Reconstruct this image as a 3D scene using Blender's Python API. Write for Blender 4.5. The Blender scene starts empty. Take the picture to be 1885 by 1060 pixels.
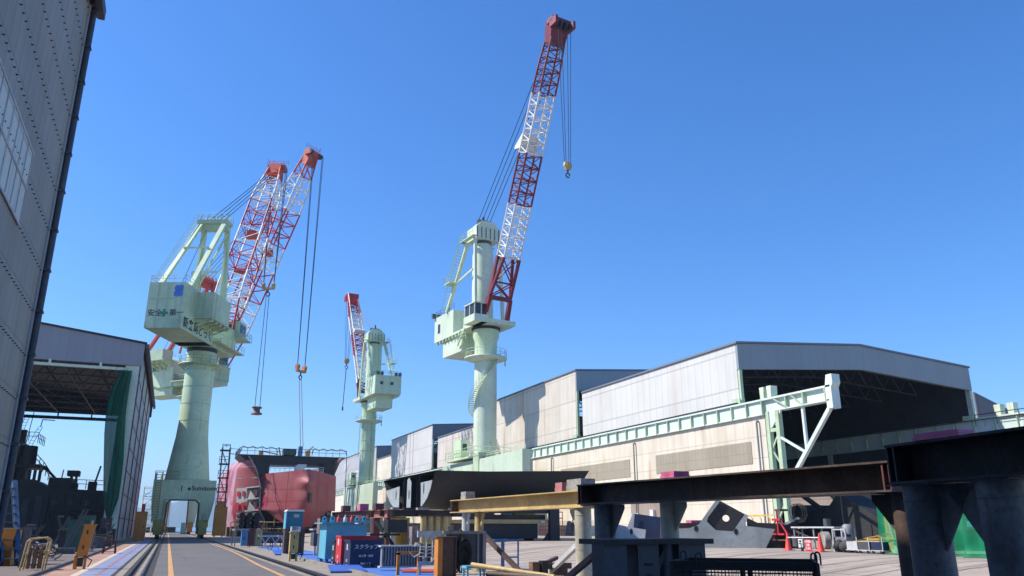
import bpy, bmesh, math, random
from mathutils import Vector, Matrix
random.seed(7)
R = math.radians
sc = bpy.context.scene
C = sc.collection
# ------------------------------------------------------------------ camera, sky, sun
cam = bpy.data.cameras.new('camera'); camo = bpy.data.objects.new('camera', cam); C.objects.link(camo)
camo.location = (0, 0, 1.6); camo.rotation_euler = (R(90 + 16.99), 0, R(-22.82))
cam.sensor_width = 36; cam.lens = 27.5; cam.clip_start = .1; cam.clip_end = 60000
sc.camera = camo
SUN_EL, SUN_AZ = R(47), R(-67)            # azimuth measured from +Y towards +X
sd = Vector((math.sin(SUN_AZ)*math.cos(SUN_EL), math.cos(SUN_AZ)*math.cos(SUN_EL), math.sin(SUN_EL)))
w = bpy.data.worlds.new('World'); sc.world = w; w.use_nodes = True
nt = w.node_tree
sky = nt.nodes.new('ShaderNodeTexSky'); sky.sky_type = 'NISHITA'; sky.sun_disc = False
sky.sun_elevation = SUN_EL; sky.sun_rotation = SUN_AZ
sky.air_density = 1.0; sky.dust_density = 0.35; sky.ozone_density = 4.0; sky.altitude = 0
bg = nt.nodes['Background']; bg.inputs['Strength'].default_value = .125
hs_ = nt.nodes.new('ShaderNodeHueSaturation'); hs_.inputs['Saturation'].default_value = 1.26
tint = nt.nodes.new('ShaderNodeMix'); tint.data_type = 'RGBA'; tint.blend_type = 'MULTIPLY'; tint.inputs[0].default_value = 1; tint.inputs[7].default_value = (.80, .98, 1.22, 1)
nt.links.new(sky.outputs[0], hs_.inputs['Color']); nt.links.new(hs_.outputs[0], tint.inputs[6]); nt.links.new(tint.outputs[2], bg.inputs[0])
su = bpy.data.lights.new('sun', 'SUN'); su.energy = 5.0; su.angle = R(.5); su.color = (1, .93, .82)
suo = bpy.data.objects.new('sun', su); C.objects.link(suo)
suo.rotation_euler = (-sd).to_track_quat('-Z', 'Y').to_euler(); suo.location = (-50, 0, 90)
sc.view_settings.view_transform = 'Standard'; sc.view_settings.look = 'None'
sc.view_settings.exposure = 0.5; sc.view_settings.gamma = 1; sc.view_settings.use_curve_mapping = False
sc.cycles.max_bounces = 6

# ------------------------------------------------------------------ materials
def newmat(name):
    m = bpy.data.materials.new(name); m.use_nodes = True
    return m, m.node_tree.nodes, m.node_tree.links, m.node_tree.nodes['Principled BSDF']
def rgb(c): return (c[0], c[1], c[2], 1)
def noise(n, l, scale, detail=4, vec=None, stretch=None, rough=.6):
    t = n.new('ShaderNodeTexNoise'); t.inputs['Scale'].default_value = scale
    t.inputs['Detail'].default_value = detail; t.inputs['Roughness'].default_value = rough
    g = n.new('ShaderNodeNewGeometry')
    src = g.outputs['Position']
    if stretch:
        mp = n.new('ShaderNodeMapping'); mp.inputs['Scale'].default_value = stretch
        l.new(src, mp.inputs['Vector']); src = mp.outputs['Vector']
    l.new(src, t.inputs['Vector'])
    return t.outputs['Fac']
def ramp(n, l, src, a, b):
    r = n.new('ShaderNodeMapRange'); r.inputs['From Min'].default_value = a; r.inputs['From Max'].default_value = b
    l.new(src, r.inputs['Value']); return r.outputs['Result']
def mix(n, l, fac, a, b):
    m = n.new('ShaderNodeMix'); m.data_type = 'RGBA'
    if isinstance(fac, float): m.inputs[0].default_value = fac
    else: l.new(fac, m.inputs[0])
    for i, v in ((6, a), (7, b)):
        if isinstance(v, tuple): m.inputs[i].default_value = rgb(v)
        else: l.new(v, m.inputs[i])
    return m.outputs[2]
def math_(n, l, op, a, b=None):
    m = n.new('ShaderNodeMath'); m.operation = op
    for i, v in enumerate((a, b)):
        if v is None: continue
        if isinstance(v, (int, float)): m.inputs[i].default_value = v
        else: l.new(v, m.inputs[i])
    return m.outputs[0]
def paint(name, col, rough=.55, var=.18, rust=0.0, rustcol=(.16, .06, .025), scale=.6, metal=0, streak=0.0, fine=6.0, bump=0.0):
    """weathered paint: broad tone patches, fine grain, vertical dirt streaks and rust blooms"""
    m, n, l, b = newmat(name)
    dark = tuple(c * (1 - var * 1.6) for c in col); lite = tuple(min(1, c * (1 + var * .6)) for c in col)
    c = mix(n, l, ramp(n, l, noise(n, l, scale, 5), .3, .7), dark, lite)
    c = mix(n, l, ramp(n, l, noise(n, l, fine, 3), .45, .8), c, dark) if var else c
    if streak:
        s = ramp(n, l, noise(n, l, 1.0, 4, stretch=(1.3, 1.3, .06)), .55, .8)
        c = mix(n, l, math_(n, l, 'MULTIPLY', s, streak), c, tuple(x * .45 for x in col))
    if rust:
        r = ramp(n, l, noise(n, l, 1.0, 6, stretch=(scale * 3, scale * 3, scale * .9), rough=.7), .68 - rust * .3, .78 - rust * .2)
        c = mix(n, l, r, c, rustcol)
    l.new(c, b.inputs['Base Color']); b.inputs['Roughness'].default_value = rough; b.inputs['Metallic'].default_value = metal
    if bump:
        bp = n.new('ShaderNodeBump'); bp.inputs['Strength'].default_value = bump; bp.inputs['Distance'].default_value = .02
        l.new(noise(n, l, 12, 4), bp.inputs['Height']); l.new(bp.outputs[0], b.inputs['Normal'])
    return m
def cladding(name, col, axis='Y', rib=.6, lap=1.75, seam=9.6, rust=.0, dirt=.3, ribamt=.5):
    """ribbed sheet cladding: ribs along one axis, lap lines, sheet-to-sheet tone steps, rust bleeding from the eaves"""
    m, n, l, b = newmat(name)
    g = n.new('ShaderNodeNewGeometry'); sp = n.new('ShaderNodeSeparateXYZ'); l.new(g.outputs['Position'], sp.inputs[0])
    a = sp.outputs[axis]; z = sp.outputs['Z']
    fr = math_(n, l, 'FRACT', math_(n, l, 'DIVIDE', a, rib))
    ribv = math_(n, l, 'ABSOLUTE', math_(n, l, 'SUBTRACT', fr, .5))
    cellid = n.new('ShaderNodeCombineXYZ')
    l.new(math_(n, l, 'FLOOR', math_(n, l, 'DIVIDE', a, rib * 2)), cellid.inputs[0])
    l.new(math_(n, l, 'FLOOR', math_(n, l, 'DIVIDE', z, lap)), cellid.inputs[1])
    wn = n.new('ShaderNodeTexWhiteNoise'); l.new(cellid.outputs[0], wn.inputs['Vector'])
    base = mix(n, l, math_(n, l, 'MULTIPLY', wn.outputs['Value'], .55), col, tuple(x * .87 for x in col))
    base = mix(n, l, math_(n, l, 'MULTIPLY', ramp(n, l, noise(n, l, .25, 5), .4, .75), dirt), base, tuple(x * f for x, f in zip(col, (.62, .57, .5))))
    s = ramp(n, l, noise(n, l, 1, 4, stretch=(.9, .9, .05)), .5, .8)
    base = mix(n, l, math_(n, l, 'MULTIPLY', s, dirt), base, tuple(x * f for x, f in zip(col, (.6, .52, .42))))
    lf = math_(n, l, 'FRACT', math_(n, l, 'DIVIDE', z, lap))
    lapm = math_(n, l, 'LESS_THAN', lf, .045)
    base = mix(n, l, math_(n, l, 'MULTIPLY', lapm, .55), base, tuple(x * .5 for x in col))
    sf = math_(n, l, 'FRACT', math_(n, l, 'DIVIDE', a, rib))
    base = mix(n, l, math_(n, l, 'MULTIPLY', math_(n, l, 'LESS_THAN', sf, .12), ribamt * .5), base, tuple(x * .5 for x in col))
    if rust:
        jf = math_(n, l, 'FRACT', math_(n, l, 'DIVIDE', a, seam))
        line = ramp(n, l, math_(n, l, 'ABSOLUTE', math_(n, l, 'SUBTRACT', jf, .5)), .06, .0)
        r = math_(n, l, 'MULTIPLY', line, ramp(n, l, noise(n, l, 1, 5, stretch=(.5, .5, .12)), .42, .7))
        base = mix(n, l, math_(n, l, 'MULTIPLY', r, rust), base, (.36, .16, .06))
    l.new(base, b.inputs['Base Color']); b.inputs['Roughness'].default_value = .6
    bp = n.new('ShaderNodeBump'); bp.inputs['Strength'].default_value = .5; bp.inputs['Distance'].default_value = .05
    l.new(ribv, bp.inputs['Height']); l.new(bp.outputs[0], b.inputs['Normal'])
    return m

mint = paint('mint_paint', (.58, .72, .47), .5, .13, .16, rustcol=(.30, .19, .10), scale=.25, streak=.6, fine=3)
mint_shade = paint('mint_paint_shaded_worn', (.48, .61, .41), .55, .18, .2, rustcol=(.27, .17, .09), scale=.3, streak=.7)  # darker copy of the mint: shade put into the colour, plus wear
mint_white = paint('mint_white_paint', (.62, .71, .54), .5, .12, .14, rustcol=(.33, .22, .13), scale=.25, streak=.55, fine=3)
mint_blue = paint('blue_mint_paint', (.64, .75, .69), .5, .12, .12, scale=.4, streak=.4)
red = paint('signal_red_paint', (.46, .012, .018), .5, .18, .06, scale=.4)
orange_red = paint('orange_red_paint', (.56, .055, .018), .5, .18, .06, scale=.4)
crimson = paint('dark_red_paint', (.20, .008, .022), .5, .2, .05, scale=.4)
white = paint('white_paint', (.74, .73, .70), .5, .1, .05, scale=.5, streak=.3)
rope_m = paint('steel_rope', (.035, .04, .06), .6, .1)
worn_black = paint('worn_black_steel', (.045, .039, .036), .65, .5, .35, rustcol=(.10, .055, .035), scale=1.6, streak=.6, fine=14, bump=.6)
worn_brown = paint('worn_brown_steel', (.085, .06, .048), .65, .45, .32, rustcol=(.14, .075, .045), scale=2.0, streak=.6, fine=14, bump=.6)
dark_steel = paint('dark_steel', (.022, .022, .026), .55, .4, .1, rustcol=(.06, .03, .02), scale=.5, bump=.3)
hull_dark = paint('dark_primer', (.030, .031, .034), .6, .35, .18, rustcol=(.075, .07, .062), scale=.35, streak=.3)
grey_primer = paint('grey_primer', (.34, .38, .39), .6, .2, .12, rustcol=(.22, .14, .08), scale=.5, streak=.6)
rail_steel = paint('rail_steel', (.05, .045, .042), .5, .4, .3, scale=1)
olive = paint('olive_paint', (.36, .31, .08), .6, .3, .25, rustcol=(.05, .035, .025), scale=.8)
orange = paint('orange_paint', (.60, .23, .035), .55, .2, .1, scale=.8, streak=.4)
ochre = paint('ochre_paint', (.54, .40, .17), .6, .25, .22, rustcol=(.13, .08, .05), scale=.6, streak=.4)
yellow = paint('yellow_paint', (.70, .43, .05), .5, .15, .12, scale=1)
brown = paint('brown_primer', (.105, .062, .045), .65, .3, .3, rustcol=(.05, .035, .03), scale=.8, bump=.3)
oxide = paint('red_oxide', (.13, .045, .045), .65, .3, .25, rustcol=(.06, .035, .035), scale=.8)
post_grey = paint('blue_grey_post_paint', (.17, .17, .185), .6, .35, .38, rustcol=(.09, .055, .042), scale=1.3, fine=12, streak=.6, bump=.4)
slate = paint('slate_primer', (.085, .09, .105), .6, .25, .25, rustcol=(.06, .05, .055), scale=.8, streak=.4)
grey = paint('grey_paint', (.25, .26, .28), .55, .2, .15, scale=1, streak=.3)
lightgrey = paint('light_grey_paint', (.52, .53, .54), .55, .15, .15, scale=1, streak=.3)
sky_blue = paint('sky_blue_paint', (.12, .42, .58), .5, .12, .06, scale=1, streak=.3)
navy = paint('navy_paint', (.017, .032, .095), .5, .25, .08, scale=1, streak=.4)
royal = paint('royal_blue_paint', (.045, .12, .46), .5, .15, .06, scale=1, streak=.2)
bin_red = paint('bin_red_paint', (.60, .035, .05), .5, .15, .06, scale=1, streak=.2)
teal = paint('teal_plastic', (.02, .17, .24), .4, .12)
blue_dim = paint('faded_dark_blue_paint', (.045, .11, .21), .6, .3, .2, scale=1.5, streak=.4)
blue = paint('blue_paint', (.09, .24, .46), .5, .2, .12, scale=1)
magenta = paint('magenta_timber', (.62, .13, .28), .75, .3, .1, scale=4, rustcol=(.2, .06, .1))
pale_timber = paint('weathered_timber', (.36, .33, .30), .8, .3, .1, scale=4)
timber = paint('brown_timber', (.20, .12, .075), .85, .35, .1, scale=4)
rubber = paint('black_rubber', (.012, .012, .013), .7, .2)
black = paint('black_lettering', (.012, .014, .018), .5, 0)
white_letter = paint('white_lettering', (.78, .78, .78), .6, .1)
green_letter = paint('green_lettering', (.0, .20, .10), .5, .1)
logo_blue = paint('logo_blue', (.03, .16, .55), .5, .1)
cone_red = paint('cone_red', (.75, .06, .04), .45, .1)
skin = paint('skin', (.32, .17, .10), .6, .1)
cloth_grey = paint('grey_workwear', (.06, .065, .075), .9, .2, scale=8)
green_bin = paint('green_paint', (.03, .10, .065), .6, .25, .1, scale=1)
concrete = paint('concrete', (.32, .30, .27), .9, .25, .0, scale=1.5)
inner_shade = paint('interior_shade_tone', (.028, .028, .03), .8, .3, .1, rustcol=(.05, .04, .03))  # near-black that stands in for the shade inside shelter and hall roofs
dark_sheet = paint('dark_sheet', (.035, .035, .038), .7, .25, .1, rustcol=(.07, .05, .04), scale=.3)
def glass_mat():
    m, n, l, b = newmat('window_glass')
    b.inputs['Base Color'].default_value = (.03, .04, .05, 1); b.inputs['Roughness'].default_value = .08
    return m
glass = glass_mat()
def net_mat(name, col, op):
    m, n, l, b = newmat(name)
    t = n.new('ShaderNodeBsdfTransparent'); tr = n.new('ShaderNodeBsdfTranslucent'); df = n.new('ShaderNodeBsdfDiffuse')
    c = mix(n, l, ramp(n, l, noise(n, l, 1, 5, stretch=(2, 2, .5)), .3, .7), col, tuple(x * .6 for x in col))
    l.new(c, tr.inputs[0]); l.new(c, df.inputs[0])
    a = n.new('ShaderNodeMixShader'); a.inputs[0].default_value = .45; l.new(df.outputs[0], a.inputs[1]); l.new(tr.outputs[0], a.inputs[2])
    s = n.new('ShaderNodeMixShader'); s.inputs[0].default_value = op; l.new(t.outputs[0], s.inputs[1]); l.new(a.outputs[0], s.inputs[2])
    l.new(s.outputs[0], n['Material Output'].inputs[0]); return m
net_dark = net_mat('dark_green_net', (.012, .19, .12), .93)
net_green = net_mat('green_net', (.03, .42, .20), .74)
mesh_m = net_mat('black_mesh', (.01, .01, .01), .72)

wall_cream = cladding('cream_cladding', (.70, .645, .54), 'Y', 1.2, 1.8, 9.6, .8, .5)
wall_white = cladding('white_cladding', (.61, .61, .585), 'Y', 1.2, 3.4, 15.0, .25, .22)
wall_rusty = cladding('rust_streaked_cladding', (.62, .575, .51), 'Y', 1.2, 3.4, 7.3, .95, .5)
wall_pale = cladding('lavender_cladding', (.60, .585, .575), 'Y', 1.2, 3.4, 30, .1, .25)
wall_far = cladding('blue_grey_cladding', (.40, .41, .43), 'Y', 1.2, 3.4, 30, .1, .2)
fascia_m = cladding('grey_blue_fascia', (.27, .325, .35), 'X', 1.0, 40, 9.6, 0, .15, .25)
fascia_navy = cladding('slate_blue_fascia', (.17, .19, .235), 'X', 1.0, 40, 9.6, 0, .15, .25)
tan_panel = cladding('tan_translucent_panel', (.36, .32, .25), 'Y', .55, 1.1, 5.3, .3, .5, .8)
wh_clad = cladding('grey_wall_sheets', (.335, .315, .255), 'Y', .65, 1.328, 9, .25, .65, .9)
wh_glaze = cladding('frosted_sheet', (.66, .70, .62), 'Y', .9, 2.2, 9, 0, .3, .8)
shelter_clad = cladding('shelter_cladding', (.38, .39, .40), 'Y', 6.0, 2.6, 9, 0, .25, 1.2)
shelter_fascia = cladding('shelter_fascia_sheets', (.28, .29, .32), 'X', .9, 30, 9, 0, .15, .3)
brown_clad = cladding('brown_cladding', (.33, .27, .235), 'Y', .8, 6, 9, .2, .5, .8)
neigh_dark = cladding('dark_gable_cladding', (.14, .14, .15), 'X', 1.0, 40, 9, 0, .2, .4)

# ------------------------------------------------------------------ mesh helpers
class MB:
    def __init__(s, T=None): s.v = []; s.f = []; s.sm = []; s.T = T
    def add(s, vs, fs, smooth=False):
        o = len(s.v)
        for p in vs: s.v.append(tuple(s.T(p)) if s.T else tuple(p))
        for f in fs: s.f.append([i + o for i in f]); s.sm.append(smooth)
        return s
    def box(s, c, d, rz=0):
        x, y, z = d[0]/2, d[1]/2, d[2]/2; ca, sa = math.cos(rz), math.sin(rz)
        vs = []
        for dz in (-z, z):
            for dx, dy in ((-x, -y), (x, -y), (x, y), (-x, y)):
                vs.append((c[0] + dx*ca - dy*sa, c[1] + dx*sa + dy*ca, c[2] + dz))
        return s.add(vs, [(3, 2, 1, 0), (4, 5, 6, 7), (0, 1, 5, 4), (1, 2, 6, 5), (2, 3, 7, 6), (3, 0, 4, 7)])
    def bb(s, a, b):      # box from corner to corner
        return s.box([(a[i]+b[i])/2 for i in range(3)], [abs(b[i]-a[i]) for i in range(3)])
    def bar(s, p, q, w=.1, h=None, up=(0, 0, 1)):
        h = h or w; p = Vector(p); q = Vector(q); d = (q-p).normalized(); u = Vector(up)
        if abs(d.dot(u)) > .98: u = Vector((0, 1, 0))
        r = d.cross(u).normalized(); u = r.cross(d)
        vs = [e + r*a*w/2 + u*b*h/2 for e in (p, q) for a, b in ((-1, -1), (1, -1), (1, 1), (-1, 1))]
        return s.add(vs, [(3, 2, 1, 0), (4, 5, 6, 7), (0, 1, 5, 4), (1, 2, 6, 5), (2, 3, 7, 6), (3, 0, 4, 7)])
    def tube(s, p, q, r=.05, n=6, r2=None, cap=True):
        r2 = r if r2 is None else r2
        p = Vector(p); q = Vector(q); d = (q-p).normalized(); u = Vector((0, 0, 1))
        if abs(d.z) > .98: u = Vector((0, 1, 0))
        a = d.cross(u).normalized(); b = a.cross(d)
        vs = []
        for e, rr in ((p, r), (q, r2)):
            for k in range(n):
                t = 2*math.pi*k/n; vs.append(e + a*math.cos(t)*rr + b*math.sin(t)*rr)
        s.add(vs, [(k, (k+1) % n, n+(k+1) % n, n+k) for k in range(n)], n > 5)
        if cap: s.add(vs, [tuple(range(n-1, -1, -1)), tuple(range(n, 2*n))])
        return s
    def path(s, pts, r=.05, n=6):
        for a, b in zip(pts, pts[1:]): s.tube(a, b, r, n)
        return s
    def lathe(s, c, prof, n=32, caps=True):
        vs = []; fs = []
        for r, z in prof:
            for k in range(n):
                t = 2*math.pi*k/n; vs.append((c[0]+r*math.cos(t), c[1]+r*math.sin(t), c[2]+z))
        for i in range(len(prof)-1):
            for k in range(n): fs.append((i*n+k, i*n+(k+1) % n, (i+1)*n+(k+1) % n, (i+1)*n+k))
        s.add(vs, fs, True)
        if caps: s.add(vs, [tuple(range(n-1, -1, -1)), tuple(range((len(prof)-1)*n, len(prof)*n))])
        return s
    def prism(s, pts, vec):
        n = len(pts); vec = Vector(vec); vs = [Vector(p) for p in pts]; vs = vs + [p+vec for p in vs]
        return s.add(vs, [tuple(range(n-1, -1, -1)), tuple(range(n, 2*n))] + [(k, (k+1) % n, n+(k+1) % n, n+k) for k in range(n)])
    def grid(s, P, nu, nv, smooth=True, closed=False):
        vs = [P(i/(nu-1), j/(nv-1)) for i in range(nu) for j in range(nv)]
        return s.add(vs, [(i*nv+j, (i+1)*nv+j, (i+1)*nv+j+1, i*nv+j+1) for i in range(nu-1) for j in range(nv-1)], smooth)
    def rail(s, pts, h=1.1, sp=2.0, r=.03):
        for a, b in zip(pts, pts[1:]):
            a = Vector(a); b = Vector(b); L = (b-a).length; k = max(1, round(L/sp))
            for i in range(k+1):
                p = a.lerp(b, i/k); s.tube(p, p+Vector((0, 0, h)), r, 4)
            for hh in (h, h*.55): s.tube(a+Vector((0, 0, hh)), b+Vector((0, 0, hh)), r, 4)
        return s
    def ladder(s, a, b, w=.5, side=(1, 0, 0), r=.03, step=.35):
        a = Vector(a); b = Vector(b); sd_ = Vector(side)*w/2
        s.tube(a-sd_, b-sd_, r, 4); s.tube(a+sd_, b+sd_, r, 4)
        k = max(2, int((b-a).length/step))
        for i in range(k+1):
            p = a.lerp(b, i/k); s.tube(p-sd_, p+sd_, r*.8, 4)
        return s
    def build(s, name, mat, parent=None, origin=None):
        me = bpy.data.meshes.new(name)
        org = Vector((0, 0, 0)); q = parent
        if parent is not None:
            while q is not None: org += q.location; q = q.parent
        elif origin is not None: org = Vector(origin)
        elif s.v:
            xs = [p[0] for p in s.v]; ys = [p[1] for p in s.v]; zs = [p[2] for p in s.v]
            org = Vector(((min(xs)+max(xs))/2, (min(ys)+max(ys))/2, min(zs)))
        me.from_pydata([tuple(Vector(p)-org) for p in s.v], [], s.f)
        for p, sm in zip(me.polygons, s.sm): p.use_smooth = sm
        bm = bmesh.new(); bm.from_mesh(me); bmesh.ops.recalc_face_normals(bm, faces=bm.faces); bm.to_mesh(me); bm.free()
        me.materials.append(mat)
        o = bpy.data.objects.new(name, me); C.objects.link(o)
        if parent is not None: o.parent = parent
        else: o.location = org
        return o
def each(name, mat, parent, boxes):      # every box a part of its own
    for a, b in boxes: MB().bb(a, b).build(name, mat, parent)
def tag(o, label=None, cat=None, group=None, kind=None):
    if label: o['label'] = label
    if cat: o['category'] = cat
    if group: o['group'] = group
    if kind: o['kind'] = kind
    return o
def thing(name, label, cat, loc, group=None):
    o = bpy.data.objects.new(name, None); C.objects.link(o); o.location = loc; o.empty_display_size = .5
    return tag(o, label, cat, group)
def struct(o): o['kind'] = 'structure'; return o
def copy_tree(o, parent=None):
    c = o.copy(); C.objects.link(c); c.parent = parent
    for ch in list(o.children): copy_tree(ch, c)
    return c
def frame(ox, oy, az):
    """local (v across, u along, z) -> world; az is clockwise from +Y"""
    a = R(az); d = (math.sin(a), math.cos(a)); n = (d[1], -d[0])
    return lambda p: (ox + p[1]*d[0] + p[0]*n[0], oy + p[1]*d[1] + p[0]*n[1], p[2])
def lettering(txt, size, org, xd, ud, mat, parent, name='lettering', thick=.02, align='LEFT'):
    cu = bpy.data.curves.new('letters', 'FONT'); cu.body = txt; cu.size = size; cu.align_x = align; cu.align_y = 'BOTTOM'
    cu.extrude = thick/2; cu.resolution_u = 3; cu.offset = .012*size
    to = bpy.data.objects.new('letters', cu); C.objects.link(to)
    dg = bpy.context.evaluated_depsgraph_get(); me = to.evaluated_get(dg).to_mesh()
    xd = Vector(xd).normalized(); ud = Vector(ud).normalized(); nd = xd.cross(ud)
    mb = MB(); org = Vector(org)
    mb.add([org + xd*v.co.x + ud*v.co.y + nd*v.co.z for v in me.vertices], [tuple(p.vertices) for p in me.polygons])
    to.evaluated_get(dg).to_mesh_clear(); bpy.data.objects.remove(to); bpy.data.curves.remove(cu)
    return mb.build(name, mat, parent)
# ------------------------------------------------------------------ the ground, roads, water, hills
def gz(x):
    t = min(1, max(0, (x-14)/10.)); return .6*t*t*(3-2*t)
def ground_mat():
    m, n, l, b = newmat('yard_ground')
    g = n.new('ShaderNodeNewGeometry'); sp = n.new('ShaderNodeSeparateXYZ'); l.new(g.outputs['Position'], sp.inputs[0])
    c = mix(n, l, ramp(n, l, noise(n, l, .35, 6), .3, .7), (.30, .245, .20), (.42, .35, .29))
    c = mix(n, l, ramp(n, l, noise(n, l, 1, 5, stretch=(.12, 1.6, 1)), .48, .72), c, (.17, .14, .12))
    yy = math_(n, l, 'ADD', sp.outputs['Y'], math_(n, l, 'MULTIPLY', noise(n, l, .2, 3), 1.2))
    f = math_(n, l, 'FRACT', math_(n, l, 'DIVIDE', yy, 1.55))
    c = mix(n, l, math_(n, l, 'MULTIPLY', math_(n, l, 'LESS_THAN', f, .09), .75), c, (.06, .05, .045))
    c = mix(n, l, ramp(n, l, noise(n, l, 3, 5), .6, .8), c, (.15, .12, .1))
    c = mix(n, l, ramp(n, l, noise(n, l, .55, 6, rough=.75), .6, .68), c, (.12, .1, .09))
    xf = math_(n, l, 'FRACT', math_(n, l, 'DIVIDE', sp.outputs['X'], 6.2))
    c = mix(n, l, math_(n, l, 'MULTIPLY', math_(n, l, 'LESS_THAN', xf, .012), .7), c, (.07, .06, .05))
    l.new(c, b.inputs['Base Color']); b.inputs['Roughness'].default_value = .9
    bp = n.new('ShaderNodeBump'); bp.inputs['Strength'].default_value = .5; bp.inputs['Distance'].default_value = .03
    l.new(noise(n, l, 4, 5), bp.inputs['Height']); l.new(bp.outputs[0], b.inputs['Normal'])
    return m
def asphalt_mat():
    m, n, l, b = newmat('asphalt')
    c = mix(n, l, ramp(n, l, noise(n, l, .3, 6), .3, .7), (.085, .08, .078), (.135, .125, .118))
    c = mix(n, l, ramp(n, l, noise(n, l, 1, 5, stretch=(.5, .12, 1)), .52, .75), c, (.07, .066, .066))
    c = mix(n, l, ramp(n, l, noise(n, l, 9, 4), .5, .75), c, (.17, .16, .15))
    c = mix(n, l, ramp(n, l, noise(n, l, .8, 6, rough=.75), .6, .67), c, (.055, .05, .05))
    c = mix(n, l, ramp(n, l, noise(n, l, 1, 4, stretch=(2.2, .03, 1)), .6, .75), c, (.06, .056, .055))
    g = n.new('ShaderNodeNewGeometry'); sp = n.new('ShaderNodeSeparateXYZ'); l.new(g.outputs['Position'], sp.inputs[0])
    yy = math_(n, l, 'ADD', sp.outputs['Y'], math_(n, l, 'MULTIPLY', noise(n, l, .6, 3), .8))
    f = math_(n, l, 'FRACT', math_(n, l, 'DIVIDE', yy, 11))
    c = mix(n, l, math_(n, l, 'MULTIPLY', math_(n, l, 'LESS_THAN', f, .012), .6), c, (.04, .04, .04))
    l.new(c, b.inputs['Base Color']); b.inputs['Roughness'].default_value = .85
    bp = n.new('ShaderNodeBump'); bp.inputs['Strength'].default_value = .4; bp.inputs['Distance'].default_value = .01
    l.new(noise(n, l, 20, 4), bp.inputs['Height']); l.new(bp.outputs[0], b.inputs['Normal'])
    return m
def plain(name, a, c, rough=.85, s=.8):
    m, n, l, b = newmat(name)
    x = mix(n, l, ramp(n, l, noise(n, l, s, 6), .3, .7), a, c)
    x = mix(n, l, ramp(n, l, noise(n, l, s*9, 4), .55, .8), x, tuple(k*.6 for k in a))
    l.new(x, b.inputs['Base Color']); b.inputs['Roughness'].default_value = rough; return m
xs = [-300, -120, -60, -30, -12, 0, 6, 10, 14] + [14+i for i in range(1, 11)] + [28, 40, 60, 90, 150, 300, 420]
ys = [-120, -40, 0, 20, 40, 70, 110, 160, 220, 268]
mb = MB(); mb.add([(x, y, gz(x)) for x in xs for y in ys], [(i*len(ys)+j, (i+1)*len(ys)+j, (i+1)*len(ys)+j+1, i*len(ys)+j+1) for i in range(len(xs)-1) for j in range(len(ys)-1)], True)
mb.add([(-300, 268, 0), (420, 268, .6), (420, 268, -4), (-300, 268, -4)], [(0, 1, 2, 3)])
struct(mb.build('ground', ground_mat(), origin=(0, 0, 0)))
def sheet(name, pts, z, mat):
    mb = MB(); mb.add([(x, y, z) for x, y in pts], [tuple(range(len(pts)))]); return struct(mb.build(name, mat))
def strip(name, x0, x1, y0, y1, z, mat): return sheet(name, [(x0, y0), (x1, y0), (x1, y1), (x0, y1)], z, mat)
conc = plain('stained_concrete', (.20, .17, .135), (.30, .265, .215))
strip('road', -.3, 4.5, -60, 266, .004, asphalt_mat())
line_m = plain('orange_yellow_road_paint', (.40, .21, .08), (.64, .35, .13), .8, 2.2)
strip('road_marking', .2, .38, 28, 232, .008, line_m)
pts = [(4.0, 20), (3.72, 29.3), (3.78, 38), (4.0, 48), (4.2, 62), (4.05, 90), (4.0, 230)]
mb = MB(); vs = []
for x, y in pts: vs += [(x, y, .008), (x+.16, y, .008)]
mb.add(vs, [(2*i, 2*i+1, 2*i+3, 2*i+2) for i in range(len(pts)-1)]); struct(mb.build('road_marking', line_m))
strip('rail_bed', -1.55, -.3, -60, 266, .004, conc)
strip('rail_bed', 4.5, 6.35, -60, 266, .004, conc)
strip('walkway', -2.62, -1.62, -60, 112, .006, plain('blue_grey_walkway_paint', (.14, .17, .30), (.25, .27, .37), .7, .9))
mb = MB()
for k in range(52): mb.bb((-2.16, 26+k*1.55, .0065), (-2.02, 26.9+k*1.55, .011))
struct(mb.build('walkway_marking', plain('worn_red_marking', (.35, .14, .10), (.25, .13, .12))))
strip('ground', -4.3, -2.9, 20, 112, .004, plain('rust_red_ground', (.28, .145, .095), (.42, .26, .185), .9, .5))
strip('ground', -2.9, -2.66, 20, 112, .004, plain('pale_kerb', (.45, .37, .27), (.55, .46, .34), .9, .6))
strip('ground', -30, -4.3, 20, 112, .003, plain('shade_toned_ground', (.095, .075, .065), (.2, .15, .125), .85, .35))  # ground beyond the shelter rail: shade put into its dark colour
strip('painted_deck', 6.55, 9.3, 27, 72, .006, plain('blue_deck_paint', (.05, .13, .42), (.09, .20, .52), .6, 1.0))
mb = MB(); mb.bb((6.35, 20, -.05), (6.55, 72, .1)); struct(mb.build('kerb', conc))
groove = plain('dark_groove', (.02, .018, .017), (.045, .038, .033), .9)
for x0, x1 in ((-1.62, -1.48), (-1.22, -.86), (-.52, -.30), (4.74, 5.14)):
    strip('rail_groove', x0, x1, -60, 266, .009, groove)
def rail_obj(x):
    mb = MB(); mb.bb((x-.06, -60, .0), (x+.06, 266, .05)); mb.bb((x-.035, -60, .05), (x+.035, 266, .1)); return struct(mb.build('crane_rail', rail_steel))
for x in (-1.04, -.62, 4.94): rail_obj(x)
mb = MB()
for k in range(120): mb.bb((4.75, 22+k*.6, .0), (5.13, 22.16+k*.6, .055))
struct(mb.build('rail_sleeper', rail_steel))
mb = MB(); mb.bb((-4.1, 15, 0), (-3.95, 160, .07)); mb.bb((-4.25, 15, 0), (-3.8, 160, .012)); struct(mb.build('shelter_rail', rail_steel))
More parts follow.
